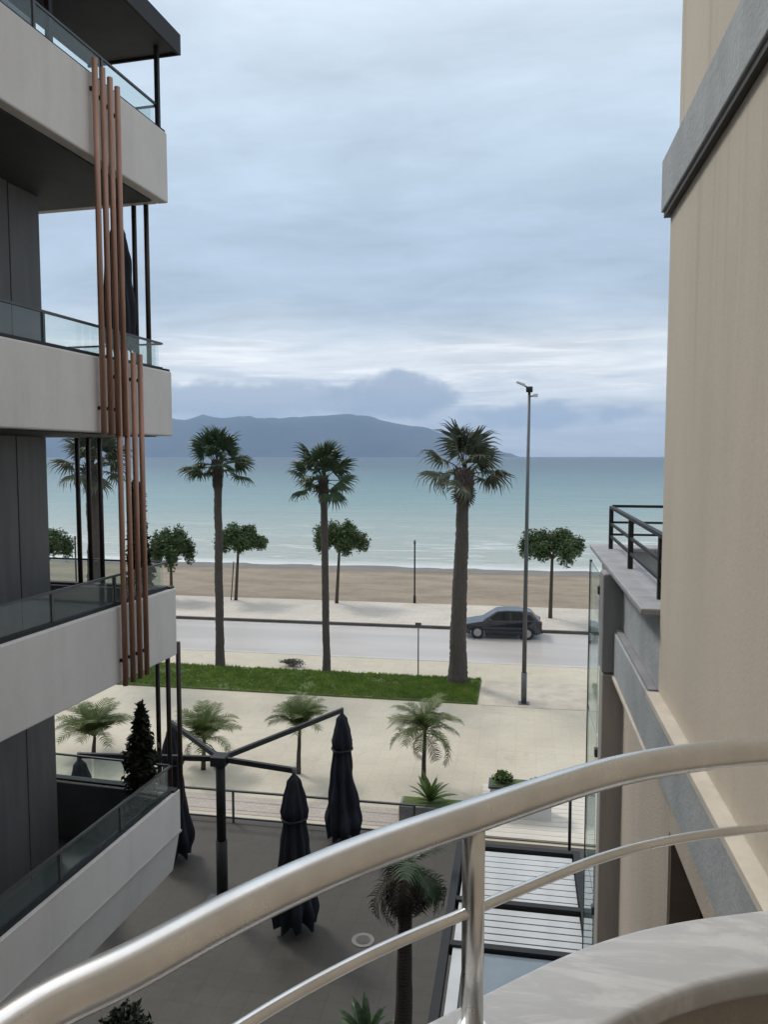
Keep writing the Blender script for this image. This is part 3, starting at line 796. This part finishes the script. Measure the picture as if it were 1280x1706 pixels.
def trunk_path(h, lean, seed, n=26, wob=.05):
    ax, ay = lean
    return [Vector((ax * (i / n) ** 1.4 + wob * noise.noise((i / n * 5.5, seed, 0)), ay * (i / n) ** 1.4 + wob * noise.noise((i / n * 5.5, seed, 9)), h * i / n)) for i in range(n + 1)]
def fan_palm(loc, h, r0, r1, lean, crown, seed, label, kit, nf=34, neck=1.25, skirt=0, upright=0.0):
    r = random.Random(seed)
    o = thing('fan_palm', loc, label, 'palm tree', 'fan palms on the lawn strip')
    P = trunk_path(h, lean, seed, 90)
    rad = []
    for i in range(len(P)):
        t = i / (len(P) - 1)
        q = r0 * (1 + .25 * exp(-t * 18)) + (r1 - r0) * min(1, t / .8)
        if t > .86: q = r1 * (1 + (neck - 1) * sin(pi * (t - .86) / .14 * .75))
        rad.append(q * (1 + .05 * ((i * .37 + noise.noise((i * .2, seed, 4))) % 1 - .5) + .05 * noise.noise((i * .13, seed, 7))))
    tb = MB(); tb.tube(P, rad, 14)
    for i, q in enumerate(P):
        for j in range(14):
            k = i * 14 + j; v = Vector(tb.v[k]); d = v - q
            tb.v[k] = tuple(q + d * (1 + .10 * noise.noise((j * 1.7, i * .9, seed))))
    tb.build('trunk', M['trunk'], o)
    top = P[-1]
    # old leaf bases and cut stalks round the head of the trunk
    bt = MB(); bt.tube([P[-2], top, top + Vector((0, 0, .2))], [r1 * neck * .9, r1 * neck * .85, .05], 10)
    for k in range(90):
        a = k * 2.39996; t = k / 90; z = -1.05 + 1.15 * t
        rr = r1 * (.92 + (neck - 1) * min(1, t * 2)); ln = r.uniform(.14, .26)
        c = top + Vector((cos(a) * rr, sin(a) * rr, z)); u = Vector((-sin(a), cos(a), 0)) * r.uniform(.03, .055)
        e = c + Vector((cos(a) * ln * .45, sin(a) * ln * .45, ln))
        bt.quad(c - u, c + u, e + u * .5, e - u * .5); bt.quad(c - u, e - u * .5, e + u * .5, c + u + Vector((cos(a), sin(a), 0)) * .03)
    bt.build('leaf_bases', M['trunk_dark'], o)
    for k in range(nf):
        t = (k + .5) / nf
        el = radians(84 - 112 * t ** 1.15 + upright * (1 - t)) + r.uniform(-.26, .26)
        az = k * 2.39996 + r.uniform(-.2, .2)
        s = crown / 1.75 * (r.uniform(.88, 1.1)) * (.92 if t < .15 else 1)
        inst('frond', kit[k % len(kit)], o, top + Vector((0, 0, .14 - .28 * t)), (r.uniform(-.7, .7), -el, az), (s, s * r.uniform(.8, 1.1), s))
    for k in range(skirt):
        az = k * 2.39996 + 1; el = radians(-72 - 12 * r.random()); s = crown / 2.1 * r.uniform(.7, .95)
        inst('dry_frond', DRY[k % 2], o, top + Vector((0, 0, -.25 - .25 * r.random())), (r.uniform(-.5, .5), -el, az), (s, s, s))
    return o
def zat(px, py, Y): return on_y(px, py, Y).z
p = on_z(367, 1110); fan_palm(p, zat(367, 775, p.y), .19, .165, (.02, 0), 1.78, 11, 'slim fan palm with a dense crown, standing nearest the grey balcony building on the lawn', FAN, 23)
p = on_z(544, 1118); fan_palm(p, zat(541, 800, p.y), .16, .15, (-.08, 0), 1.86, 12, 'slimmer shorter fan palm standing between the other slim palm and the thick palm', FAN, 20)
p = on_z(762, 1138); fan_palm(p, zat(768, 786, p.y), .37, .25, (.24, 0), 2.1, 13, 'thick trunked fan palm with pale grey green crown at the lawn end', FANP, 17, 1.6, 7, 12)
p = on_y(163, 1105, 31.6); p.z = 0; fan_palm(p, zat(160, 778, p.y), .36, .30, (.0, 0), 2.0, 14, 'thick fan palm seen through the balcony poles of the grey building', FANP, 19, 1.25, 4)

def young_palm(loc, h, crown, seed, label, kit=None, nf=28, droop=0, dry=0, r0=.06):
    r = random.Random(seed); kit = kit or FEA
    o = thing('young_palm', loc, label, 'palm tree', 'young feather palms on the plaza')
    P = trunk_path(h, (.04, .03), seed, 10, .02)
    MB().tube(P, [r0 * (1.25 - .5 * i / 10) for i in range(11)], 9).build('trunk', M['trunk_dark'], o)
    for k in range(nf):
        t = (k + .5) / nf; el = radians(84 - (48 + droop) * t) + r.uniform(-.1, .1); az = k * 2.39996 + r.uniform(-.3, .3); s = crown * r.uniform(.85, 1.1)
        inst('frond', kit[k % len(kit)], o, P[-1], (r.uniform(-.3, .3), -el, az), (s, s, s))
    for k in range(dry):
        az = k * 2.39996 + .5; s = crown * r.uniform(.85, 1.2)
        inst('dry_frond', FEAD[k % 2], o, P[-1] - Vector((0, 0, .1)), (r.uniform(-.3, .3), radians(-10 + 50 * r.random()), az), (s, s, s))
    return o
def yp(px, py, Y, **kw):
    q = on_y(px, py, Y); return Vector((q.x, q.y, 0)), q.z
for (px, py, Y, cr, dr, dry, sd_, lb_) in (
        (155, 1228, 21.3, .95, 0, 0, 21, 'young yellow green feather palm behind the shaded balcony'),
        (338, 1232, 21.0, .88, 10, 2, 22, 'young feather palm behind the cantilever parasol mast'),
        (497, 1215, 21.2, .84, -8, 0, 23, 'young upright feather palm behind the two folded parasols'),
        (706, 1216, 20.9, .84, 34, 3, 24, 'drooping young feather palm above the agave planter')):
    q, z = yp(px, py, Y); young_palm(q, z, cr, sd_, lb_, droop=dr, dry=dry)
q = on_z(672, 1745); o = young_palm(q, zat(684, 1440, q.y), .64, 31, 'courtyard palm with hanging brown fronds beside the slatted pergola', FEAB, 6, 44, 20, .12)
o['group'] = 'palms in the courtyard'

def leaf_cloud(b, centre, rx, ry, rz, n, size, r, shell=.55, flat=0.0):
    for _ in range(n):
        v = Vector((r.gauss(0, 1), r.gauss(0, 1), r.gauss(0, 1))).normalized() * (shell + (1 - shell) * r.random()) * r.uniform(.75, 1.08)
        p = Vector(centre) + Vector((v.x * rx, v.y * ry, v.z * rz))
        a = Vector((r.gauss(0, 1), r.gauss(0, 1), r.gauss(0, .6) + .3)).normalized()
        c = a.cross(Vector((r.gauss(0, 1), r.gauss(0, 1), r.gauss(0, 1)))).normalized()
        s = size * r.uniform(.6, 1.3)
        b.quad(p - a * s - c * s * .28, p + a * s * .2 - c * s * .4, p + a * s, p + c * s * .4 - a * s * .1)
def pine(loc, h, w, crown_h, seed, label, twin=False, offx=0.0):
    r = random.Random(seed)
    o = thing('stone_pine', loc, label, 'pine tree', 'small pines along the promenade')
    fork = h - crown_h * .75
    P = [Vector((offx * i / 8 + .04 * noise.noise((i, seed, 0)), 0, fork * i / 8)) for i in range(9)]
    MB().tube(P, [.12 - .045 * i / 8 for i in range(9)], 8).build('trunk', M['bark'], o)
    limbs = MB(); cr = MB(); n = 11
    for k in range(n):
        a = k * 2.39996; d = w / 2 * (.2 + .75 * ((k + .5) / n) ** .55)
        c = Vector((offx + cos(a) * d, sin(a) * d, h - crown_h * (.33 + .42 * (d / (w / 2)) ** 2) + r.uniform(-.12, .12)))
        limbs.tube([P[-1] - Vector((0, 0, .3)), P[-1].lerp(c, .5) + Vector((0, 0, .1)), c], [.05, .035, .015], 5)
        q = w * r.uniform(.15, .215)
        leaf_cloud(cr, c, q, q, crown_h * r.uniform(.24, .34), 800, .105, r, .3)
    limbs.build('limbs', M['bark'], o); cr.build('crown', M['pine'], o)
    if twin:
        MB().tube([(-.28, -.1, 0), (-.1, -.02, fork * .72)], .035, 6).build('stake', M['bark'], o)
    return o
def pine_at(px, base, top, bot, x0, x1, seed, label, twin=False):
    q = on_z(px, base); s = q.y / 1280 * 1.0
    zt = zat(px, top, q.y); zb = zat(px, bot, q.y)
    wl = on_y(x0, top, q.y).x; wr = on_y(x1, top, q.y).x
    pine(q, zt, (wr - wl) * .86, zt - zb, seed, label, twin, (wl + wr) / 2 - q.x)
pine_at(393, 1000, 864, 925, 352, 442, 41, 'small staked promenade pine with a flat crown behind the slim palm', True)
pine_at(561, 1005, 856, 928, 518, 614, 42, 'small promenade pine with a lopsided crown behind the shorter palm')
pine_at(917, 1030, 866, 942, 862, 982, 43, 'wide crowned promenade pine beside the parked car and lamp post')
pine_at(286, 998, 866, 950, 245, 322, 44, 'promenade pine growing just past the corner of the grey building')
pine_at(72, 994, 866, 940, 25, 118, 45, 'promenade pine seen through the gap between the grey building wall and its poles')

def bush(loc, rx, ry, rz, n, size, m, seed, label, name='shrub', cat='shrub', group=None):
    r = random.Random(seed); o = thing(name, loc, label, cat, group)
    s = MB()
    for k in range(5):
        a = k * 1.257; s.tube([(0, 0, 0), (cos(a) * rx * .4, sin(a) * ry * .4, rz * .6), (cos(a) * rx * .6, sin(a) * ry * .6, rz * 1.1)], [.018, .012, .005], 5)
    s.build('stems', M['bark'], o)
    b = MB()
    for k in range(7):
        a = k * 2.39996; d = .55 * sqrt(k / 7)
        leaf_cloud(b, (cos(a) * d * rx, sin(a) * d * ry, rz * r.uniform(.7, 1.15)), rx * .55, ry * .55, rz * .6, n // 7, size, r, .35)
    b.build('foliage', m, o)
    return o
bush(on_z(487, 1110), .75, .3, .22, 900, .05, M['bush_grey'], 51, 'low grey dry shrub on the pavement behind the lawn')
bush(on_z(205, 1745), .55, .5, .35, 1400, .07, M['cypress'], 52, 'dark low shrub at the foot of the grey building')
def broad_plant(loc, n, L, seed, label, m, name='agave', el0=75, el1=10, w=.07, bend=.9):
    r = random.Random(seed); o = thing(name, loc, label, 'plant')
    kit = []
    for v in range(2):
        b = MB(); pts = []; a = 0; p = Vector((0, 0, 0)); K = 7
        for i in range(K + 1):
            pts.append((p.copy(), a)); p = p + Vector((cos(a), 0, sin(a))) * L / K; a -= (bend + .3 * v) / K * i / K * 2
        for i in range(K):
            def ww(i): return w * sin(pi * (.12 + .88 * i / K)) ** .7
            (A, _), (B, _) = pts[i], pts[i + 1]
            u, t = ww(i), ww(i + 1); up = Vector((0, 0, .35))
            b.quad(A, A + Vector((0, u, u * .4)), B + Vector((0, t, t * .4)), B); b.quad(A, B, B + Vector((0, -t, t * .4)), A + Vector((0, -u, u * .4)))
        kit.append(b.mesh('leaf', m))
    for k in range(n):
        t = (k + .5) / n; s = r.uniform(.75, 1.1)
        inst('leaf', kit[k % 2], o, (0, 0, .02), (r.uniform(-.2, .2), -radians(el0 + (el1 - el0) * t), k * 2.39996), (s, s, s))
    return o
broad_plant(on_z(612, 1752), 26, .78, 61, 'broad leaved green plant at the foot of the courtyard palm', M['palm'], 'broad_leaf_plant')
# agave in its grey planter
q = on_y(716, 1352, 18.9); base = Vector((q.x, 18.9, 0))
pl = thing('planter_box', base, 'grey planter box holding the agave under the drooping palm', 'planter')
MB().box(-.75, .95, -.3, .3, 0, .50).build('box', M['greypot'], pl, bevel=.02); MB().box(-.68, .88, -.23, .23, .503, .52).build('soil', M['soil'], pl)
broad_plant(base + Vector((0, 0, .52)), 22, .72, 62, 'spiky green agave rosette in the grey planter box', M['bush'], 'agave', 80, 20, .06, .5)
# white planter with two round shrubs
q = on_y(868, 1300, 19.6); base = Vector((q.x, 19.6, 0))
pl = thing('planter_box', base, 'white planter box with dark rim and round shrubs on the plaza', 'planter')
MB().box(-.78, .78, -.25, .25, 0, .80).build('box', M['white'], pl, bevel=.015); MB().box(-.82, .82, -.29, .29, .803, .86).build('rim', M['darkgrey'], pl)
MB().box(-.74, .74, -.21, .21, .862, .87).build('soil', M['soil'], pl)
bush(base + Vector((-.45, 0, .87)), .34, .24, .17, 900, .05, M['bush'], 53, 'larger round green shrub at the open end of the white planter box')
bush(base + Vector((.48, 0, .87)), .30, .22, .10, 700, .05, M['bush'], 54, 'lower flatter green shrub in the white planter box')

# potted cypresses on the balconies of the grey building
def potted_cypress(loc, h, w, seed, label):
    r = random.Random(seed); o = thing('potted_cypress', loc, label, 'potted plant', 'dark cypresses on the balconies')
    P = [(.0, .0), (.12, .0), (.155, .36), (.17, .38), (.14, .385), (.135, .34), (0, .33)]
    b = MB(); n = 18
    for i, (rd, z) in enumerate(P):
        for j in range(n): b.v.append((rd * cos(2 * pi * j / n), rd * sin(2 * pi * j / n), z))
    for i in range(len(P) - 1):
        for j in range(n): b.face((i * n + j, i * n + (j + 1) % n, (i + 1) * n + (j + 1) % n, (i + 1) * n + j), True)
    b.build('pot', M['terracotta'], o)
    MB().tube([(0, 0, .3), (0, 0, h * .6)], [.035, .02], 7).build('trunk', M['bark'], o)
    b = MB()
    for k in range(22):
        t = k / 21; z = .5 + (h - .55) * t; rr = w / 2 * (1 - t) ** .75 * min(1, .55 + t * 3) + .03
        if z < 1.2: rr = min(rr, .24)
        leaf_cloud(b, (r.uniform(-.05, .05) * (1 - t), r.uniform(-.05, .05), z), rr * r.uniform(.75, 1.25), rr * r.uniform(.75, 1.25), .2, 190, .068, r, .25)
    for k in range(3):
        leaf_cloud(b, (r.uniform(-.06, .06), r.uniform(-.05, .05), h - .08), .03, .03, .14, 60, .04, r, .2)
    b.build('foliage', M['cypress'], o)
potted_cypress(lb_world(-.38, -.38, BOTS[0] + .22), 2.12, .92, 71, 'broad dark potted cypress on the lowest balcony in front of short poles')
potted_cypress(lb_world(-.37, -.36, BOTS[1] + .22), 2.2, .42, 72, 'narrow dark potted cypress on the balcony behind the bronze poles')

# ------------------------------------------------------------------ parasols
def folded_canopy(name, L, prof, m, parent, loc, folds=9, seed=0):
    """cloth hanging in pleats; prof is (t, radius)"""
    b = MB(); n = folds * 6; K = 30; r = random.Random(seed)
    ph = [r.uniform(-.25, .25) for _ in range(folds)]; dp = [r.uniform(.6, 1.2) for _ in range(folds)]
    def rad(t):
        for (a, ra), (c, rc) in zip(prof, prof[1:]):
            if a <= t <= c:
                k = (t - a) / (c - a); return ra + (rc - ra) * k * k * (3 - 2 * k)
        return prof[-1][1]
    for i in range(K + 1):
        t = i / K
        for j in range(n):
            th = 2 * pi * j / n; f = j * folds // n
            w = cos(folds * th + ph[f] + .8 * sin(t * 3 + f))
            rr = rad(t) * (1 + .20 * w * dp[f] * min(1, .3 + t) + .22 * noise.noise((cos(th) * 1.6 + seed * 5, sin(th) * 1.6, t * 5)))
            z = -L * t + (-.05 * w if i == K else 0) + (.04 * sin(f * 2.1) * t)
            b.v.append((rr * cos(th + .25 * t), rr * sin(th + .25 * t), z))
    for i in range(K):
        for j in range(n): b.face((i * n + j, i * n + n + j, i * n + n + (j + 1) % n, i * n + (j + 1) % n), True)
    b.face(list(range(n)))
    return b.build(name, m, parent, loc)
def cantilever():
    ZM = 3.22
    base = on_z(367, 1530); base.z = 0
    top = on_z(367, 1262, ZM)
    base = Vector((top.x, top.y, 0))
    o = thing('cantilever_parasol', base, 'black mast with four arms carrying folded navy black parasols in the courtyard', 'parasol')
    MB().box(-.45, .45, -.45, .45, 0.002, .06).build('base_plate', M['darkgrey'], o, bevel=.01)
    MB().tube([(0, 0, .06), (0, 0, 1.5)], .115, 18).build('mast', M['black'], o)
    MB().tube([(0, 0, 1.503), (0, 0, ZM + .04)], .095, 18).build('mast', M['black'], o)
    MB().box(-.16, .16, -.16, .16, ZM - .14, ZM + .06).build('arm_hub', M['black'], o, bevel=.02)
    PR = [(0, .05), (.04, .13), (.16, .21), (.24, .25), (.30, .205), (.5, .26), (.75, .35), (.9, .41), (1, .36)]
    for k, (px, py) in enumerate(((570, 1183), (490, 1283), (132, 1258), (286, 1204))):
        e = on_z(px, py, ZM) - Vector((top.x, top.y, 0))
        MB().bar((0, 0, ZM - .02), (e.x, e.y, e.z), .075, .10).build('arm', M['black'], o)
        MB().tube([(e.x, e.y, ZM + .06), (e.x, e.y, ZM - .16)], .045, 10).build('hanger', M['darkgrey'], o)
        c = folded_canopy('canopy', 2.95, PR, M['canvas'], o, (e.x, e.y, ZM - .10), seed=k + 1)
        MB().tube([(.25 * cos(a * pi / 8), .25 * sin(a * pi / 8), -.84 + .01 * sin(a)) for a in range(17)], .022, 6, cap=False).build('strap', M['black'], c)
cantilever()
def balcony_parasol():
    p = lb_world(-.53, -.42, BOTS[2] + .22)
    o = thing('folded_parasol', p, 'folded black parasol standing on the balcony between dark poles', 'parasol')
    MB().tube([(0, 0, 0), (0, 0, .06)], .28, 20).build('base', M['darkgrey'], o)
    MB().tube([(0, 0, .06), (0, 0, 2.95)], .024, 10).build('pole', M['black'], o)
    folded_canopy('canopy', 1.75, [(0, .03), (.12, .10), (.2, .13), (.3, .16), (.8, .20), (.95, .18), (1, .15)], M['canvas'], o, (0, 0, 2.68), 8, 7)
balcony_parasol()

# ------------------------------------------------------------------ terrace rail, pergola, deck
tf = thing('terrace_fence', (-2.42, 18.0, 0), 'low dark two rail fence between the courtyard and the pale plaza', 'fence')
def terrace_fence():
    for k in range(9):
        MB().box(-k * 1.55 - .025, -k * 1.55 + .025, -.025, .025, 0, .80).build('post', M['darkgrey'], tf)
    MB().box(-12.5, .03, -.03, .03, .803, .845).build('top_rail', M['darkgrey'], tf)
    MB().box(-12.5, .0, -.018, .018, .10, .14).build('bottom_rail', M['darkgrey'], tf)
    for k in range(8):
        for j, z in enumerate((.33, .56)):
            MB().tube([(-k * 1.55 - 1.52, 0, z), (-k * 1.55 - .03, 0, z)], .004, 6).build('wire', M['galv'], tf)
terrace_fence()

ZP = 3.0
def pergola():
    a = on_z(762, 1403, ZP)
    x0 = a.x; x1 = 1.02; yf = a.y
    yn = on_z(690, 1700, ZP).y
    o = thing('pergola', (x0, yn - .6, 0), 'black framed pergola roof with white slats and a glass bay', 'pergola')
    W = x1 - x0; D = yf - yn + .6
    for (x, y) in ((.06, .06), (.06, D - .06), (W - .06, .06), (W - .06, D - .06)):
        MB().box(x - .05, x + .05, y - .05, y + .05, 0, ZP - .13).build('post', M['black'], o)
    MB().box(0, .11, 0, D, ZP - .127, ZP + .03).build('side_beam', M['black'], o)
    MB().box(W - .11, W, 0, D, ZP - .127, ZP + .03).build('side_beam', M['black'], o)
    def yy(py): return on_z(800, py, ZP).y - (yn - .6)
    beams = [D - .05, yy(1501), yy(1577), .05]
    for y in beams:
        MB().box(.113, W - .113, y - .05, y + .05, ZP - .12, ZP + .025).build('cross_beam', M['black'], o)
    # inner white gutter beside the side beam
    MB().box(.16, .30, .1, D - .1, ZP - .09, ZP - .012).build('gutter_strip', M['slat'], o)
    MB().box(.31, .345, .1, D - .1, ZP - .10, ZP - .004).build('gutter_edge', M['darkgrey'], o)
    n = 0
    for y0, y1 in ((beams[1] + .07, beams[0] - .07), (beams[2] + .07, beams[1] - .07)):
        k = max(3, round((y1 - y0) / .16)); st = (y1 - y0) / k
        me = MB().box(.36, W - .13, -.5 * st + .024, .5 * st - .024, 0, .024).mesh('slat', M['slat'])
        for i in range(k):
            inst('slat', me, o, (0, y0 + st * (i + .5), ZP - .06), (radians(9), 0, 0))
    MB().box(.36, W - .13, .12, beams[2] - .07, ZP - .05, ZP - .03).build('glass_panel', M['roofglass'], o)
    # corner drip and lamp
    return o
pergola()
dk = thing('deck', (-.9, 18.3, 0), 'pale boarded deck between the pergola and the white planter', 'deck')
def deck():
    me = MB().box(0, 4.6, -.118, .118, .0, .045).mesh('deck_board', M['board'])
    MB().box(.05, 4.5, .02, 2.95, .001, .02).build('deck_frame', M['darkgrey'], dk)
    for k in range(12):
        inst('deck_board', me, dk, (0, .13 + k * .25, .022), (0, 0, 0))
deck()
q = on_y(949, 1418, 16.0); lp = thing('garden_lamp', (q.x, 16.0, 0), 'slim black garden lamp standing behind the pergola', 'lamp')
MB().tube([(0, 0, 0), (0, 0, .03)], .11, 16).build('base', M['black'], lp); MB().tube([(0, 0, .03), (0, 0, 2.3)], .032, 10).build('pole', M['black'], lp)
MB().tube([(0, 0, 2.3), (0, 0, 2.42), (0, 0, 2.45)], [.05, .05, .02], 12).build('lamp_head', M['darkgrey'], lp)
q = on_z(605, 1566); mh = thing('manhole_cover', q, 'round pale cover set in the dark courtyard paving', 'manhole cover')
MB().tube([(0, 0, .001), (0, 0, .012)], .22, 28).build('ring', M['manhole'], mh); MB().tube([(0, 0, .012), (0, 0, .017)], .14, 24).build('lid', M['kerb'], mh)

# ------------------------------------------------------------------ street furniture
def street_lamp():
    q = on_z(873, 1172); H = zat(874, 650, q.y)
    o = thing('street_lamp', q, 'tall slim grey street lamp with twin heads beside the gravel bed', 'street lamp')
    MB().box(-.2, .2, -.2, .2, 0, .03).build('base_plate', M['galv'], o)
    MB().tube([(0, 0, .03), (0, 0, 1.2)], .105, 14).build('pole', M['galv'], o)
    MB().tube([(0, 0, 1.203), (.02, 0, H * .55), (.05, 0, H)], [.085, .07, .05], 14).build('pole', M['galv'], o)
    MB().tube([(.05, 0, H - .08), (.05, 0, H + .12)], .12, 12).build('bracket', M['black'], o)
    a = MB().tube([(.05, 0, H + .06), (-.15, 0, H + .17)], .03, 8).build('arm', M['galv'], o)
    MB().prism([(-.10, H + .12), (-.42, H + .26), (-.44, H + .31), (-.38, H + .32), (-.10, H + .22)], 'y', -.13, .13).build('lamp_head', M['palegrey'], o, bevel=.02)
    MB().tube([(.05, 0, H - .25), (.24, 0, H - .2)], .025, 8).build('arm', M['galv'], o)
    MB().box(.2, .36, -.06, .06, H - .26, H - .14).build('camera_box', M['palegrey'], o, bevel=.015)
street_lamp()
for px, base, top, lab in ((691, 1005, 900, 'slim dark post on the promenade between two pines'), (128, 1000, 893, 'slim dark post on the promenade seen through the balcony poles')):
    q = on_z(px, base); h = zat(px, top, q.y)
    o = thing('promenade_post', q, lab, 'lamp post', 'slim promenade posts')
    MB().tube([(0, 0, .02), (0, 0, .5)], .085, 10).build('base', M['black'], o); MB().tube([(0, 0, .5), (0, 0, h - .25)], .05, 10).build('pole', M['black'], o)
    MB().tube([(0, 0, h - .25), (0, 0, h - .22), (0, 0, h)], [.05, .075, .06], 12).build('lamp_head', M['darkgrey'], o)
q = on_z(697, 1126); h = zat(697, 1037, q.y)
o = thing('sign_post', q, 'thin grey metal post with a small plate beside the lawn and thick palm', 'post')
MB().tube([(0, 0, 0), (0, 0, h)], .028, 10).build('pole', M['galv'], o); MB().box(-.13, .13, -.035, -.03, h - .2, h).build('plate', M['galv'], o)
MB().tube([(0, 0, 0), (0, 0, .02)], .09, 12).build('base', M['galv'], o)

# ------------------------------------------------------------------ car: dark hatchback standing along the far kerb, nose to the left
def car():
    q = on_z(836, 1062, -.11); L, Wd = 4.05, .86
    o = thing('parked_car', (q.x, q.y + .45, -.11), 'dark navy hatchback standing at the far kerb behind the thick palm', 'car', rz=radians(3))
    low = [(-2.0, .34), (-2.03, .52), (-1.96, .68), (-1.80, .76), (-1.05, .90), (-.90, .93), (1.62, .99), (1.93, .97), (2.0, .80), (2.02, .50), (1.95, .30)]
    # wheel arches cut into the lower edge
    def arch(cx, r=.37, n=9):
        return [(cx + r * cos(pi * k / n), .28 + r * sin(pi * k / n)) for k in range(n + 1)]
    outline = [(-2.0, .30)] + low[0:] + [(1.62, .22)] + arch(1.27) + [(.86, .2), (-.86, .2)] + arch(-1.27) + [(-1.66, .22)]
    b = MB(); n = len(outline)
    for s, w in ((-1, .80), (-1, Wd), (1, Wd), (1, .80)):
        for (x, z) in outline:
            k = 1 - .10 * max(0, (abs(x) - 1.5)) ** 1.3 - (.05 if z > .85 else 0) - (.03 if z < .4 else 0)
            b.v.append((x, s * w * k, z if w == Wd else .5 + (z - .5) * .985))
    # simple solid: two sides + skin
    b2 = MB()
    for s in (-1, 1):
        for (x, z) in outline:
            k = 1 - .12 * max(0, (abs(x) - 1.35)) ** 1.4 - (.05 if z > .85 else 0) - (.03 if z < .4 else 0)
            b2.v.append((x, s * Wd * k, z))
    b2.face(range(n)); b2.face(list(range(n, 2 * n))[::-1])
    for k in range(n): b2.face((k, n + k, n + (k + 1) % n, (k + 1) % n), False)
    body = b2.build('body', M['carpaint'], o, bevel=.035, seg=3)
    # greenhouse
    base = [(-1.02, .90), (1.86, .96)]; roof = [(-.28, 1.40), (.15, 1.455), (.9, 1.45), (1.45, 1.39)]
    prof = [base[0], roof[0], roof[1], roof[2], roof[3], base[1]]; wid = [.78, .60, .60, .60, .58, .76]
    b = MB(); n = len(prof)
    for s in (-1, 1):
        for (x, z), w in zip(prof, wid): b.v.append((x, s * w, z))
    b.face(range(n)); b.face(list(range(n, 2 * n))[::-1])
    for k in range(n): b.face((k, n + k, n + (k + 1) % n, (k + 1) % n), False)
    cab = b.build('cabin', M['carpaint'], o, bevel=.03, seg=3)
    # side windows, split by pillars
    def sidept(x, z, s):
        w = .775 + (.60 - .775) * (z - .92) / (1.44 - .92)
        return (x, s * (w + .012), z)
    for s in (-1, 1):
        for quad in ([(-.80, .96), (-.20, 1.36), (.38, 1.385), (.38, .975)], [(.46, .975), (.46, 1.385), (.95, 1.375), (1.22, 1.30), (1.12, .985)], [(1.2, .99), (1.3, 1.28), (1.44, 1.24), (1.62, 1.02)]):
            bb = MB(); i = 0
            P = [sidept(x, z, s) for x, z in quad]
            bb.v = P + [(x, y - s * .03, z) for x, y, z in P]; m_ = len(P)
            bb.face(range(m_)); bb.face(list(range(m_, 2 * m_))[::-1])
            for k in range(m_): bb.face((k, (k + 1) % m_, m_ + (k + 1) % m_, m_ + k))
            bb.build('side_window', M['glass_dark'], o)
    def slab(name, p0, p1, w0, w1, m_, parent, off=.012):
        (xa, za), (xb, zb) = p0, p1; d = Vector((zb - za, 0, -(xb - xa))).normalized() * (off if (xa < 0) == (xb < xa) else off)
        nrm = Vector((-(zb - za), 0, xb - xa)).normalized()
        if nrm.z < 0: nrm = -nrm
        bb = MB(); P = [Vector((xa, -w0, za)), Vector((xa, w0, za)), Vector((xb, w1, zb)), Vector((xb, -w1, zb))]
        bb.v = [tuple(p + nrm * off) for p in P] + [tuple(p - nrm * .02) for p in P]
        bb.face((0, 1, 2, 3)); bb.face((7, 6, 5, 4))
        for k in range(4): bb.face((k, k + 4, (k + 1) % 4 + 4, (k + 1) % 4))
        bb.build(name, m_, parent)
    slab('windscreen', (-.95, .945), (-.32, 1.37), .68, .55, M['glass_dark'], o)
    slab('rear_window', (1.78, 1.01), (1.50, 1.345), .64, .53, M['glass_dark'], o)
    for s in (-1, 1):
        for cx in (-1.27, 1.27):
            wh = MB().tube([(0, -.10 * 1, 0), (0, .10, 0)], .325, 24).build('wheel', M['tyre'], o, (cx, s * .76, .325))
            MB().tube([(0, s * .085, 0), (0, s * .108, 0)], [.21, .19], 20).build('rim', M['alloy'], wh)
        MB().prism([(-1.98, .60), (-1.72, .74), (-1.55, .76), (-1.62, .66), (-1.9, .56)], 'y', s * .60, s * .775).build('headlight', M['lampglass'], o, bevel=.01)
        MB().box(1.93, 2.02, min(s * .5, s * .76), max(s * .5, s * .76), .74, .93).build('tail_light', M['redlens'], o, bevel=.01)
        MB().box(-.72, -.55, min(s * .84, s * .98), max(s * .84, s * .98), .95, 1.06).build('mirror', M['carpaint'], o, bevel=.03)
        for x in (.22, 1.02):
            MB().box(x, x + .16, min(s * .86, s * .885), max(s * .86, s * .885), .80, .83).build('door_handle', M['black'], o)
        MB().box(-.84, .84, min(s * .835, s * .875), max(s * .835, s * .875), .20, .30).build('sill', M['black'], o, bevel=.01)
    MB().box(-2.045, -1.98, -.62, .62, .30, .46).build('grille', M['black'], o, bevel=.01)
    MB().box(2.0, 2.05, -.70, .70, .30, .46).build('rear_bumper', M['black'], o, bevel=.01)
    MB().box(2.015, 2.045, -.26, .26, .60, .71).build('licence_plate', M['white'], o)
car()

# ------------------------------------------------------------------ haze over the bay
def haze():
    m = bpy.data.materials.new('sea haze'); m.use_nodes = True
    t = NT(m.node_tree); t.n.remove(t.n['Principled BSDF'])
    pv = t.node('ShaderNodeVolumePrincipled')
    pv.inputs['Color'].default_value = (.47, .68, 1.0, 1); pv.inputs['Density'].default_value = 9.5e-5; pv.inputs['Anisotropy'].default_value = 0.1
    t.l.new(pv.outputs[0], t.n['Material Output'].inputs['Volume'])
    b = MB().box(-12000, 12000, -3000, 12200, -6, 620)
    tag(b.build('haze', m), 'pale sea haze lying over the bay and the far hills', 'haze', kind='stuff')
haze()
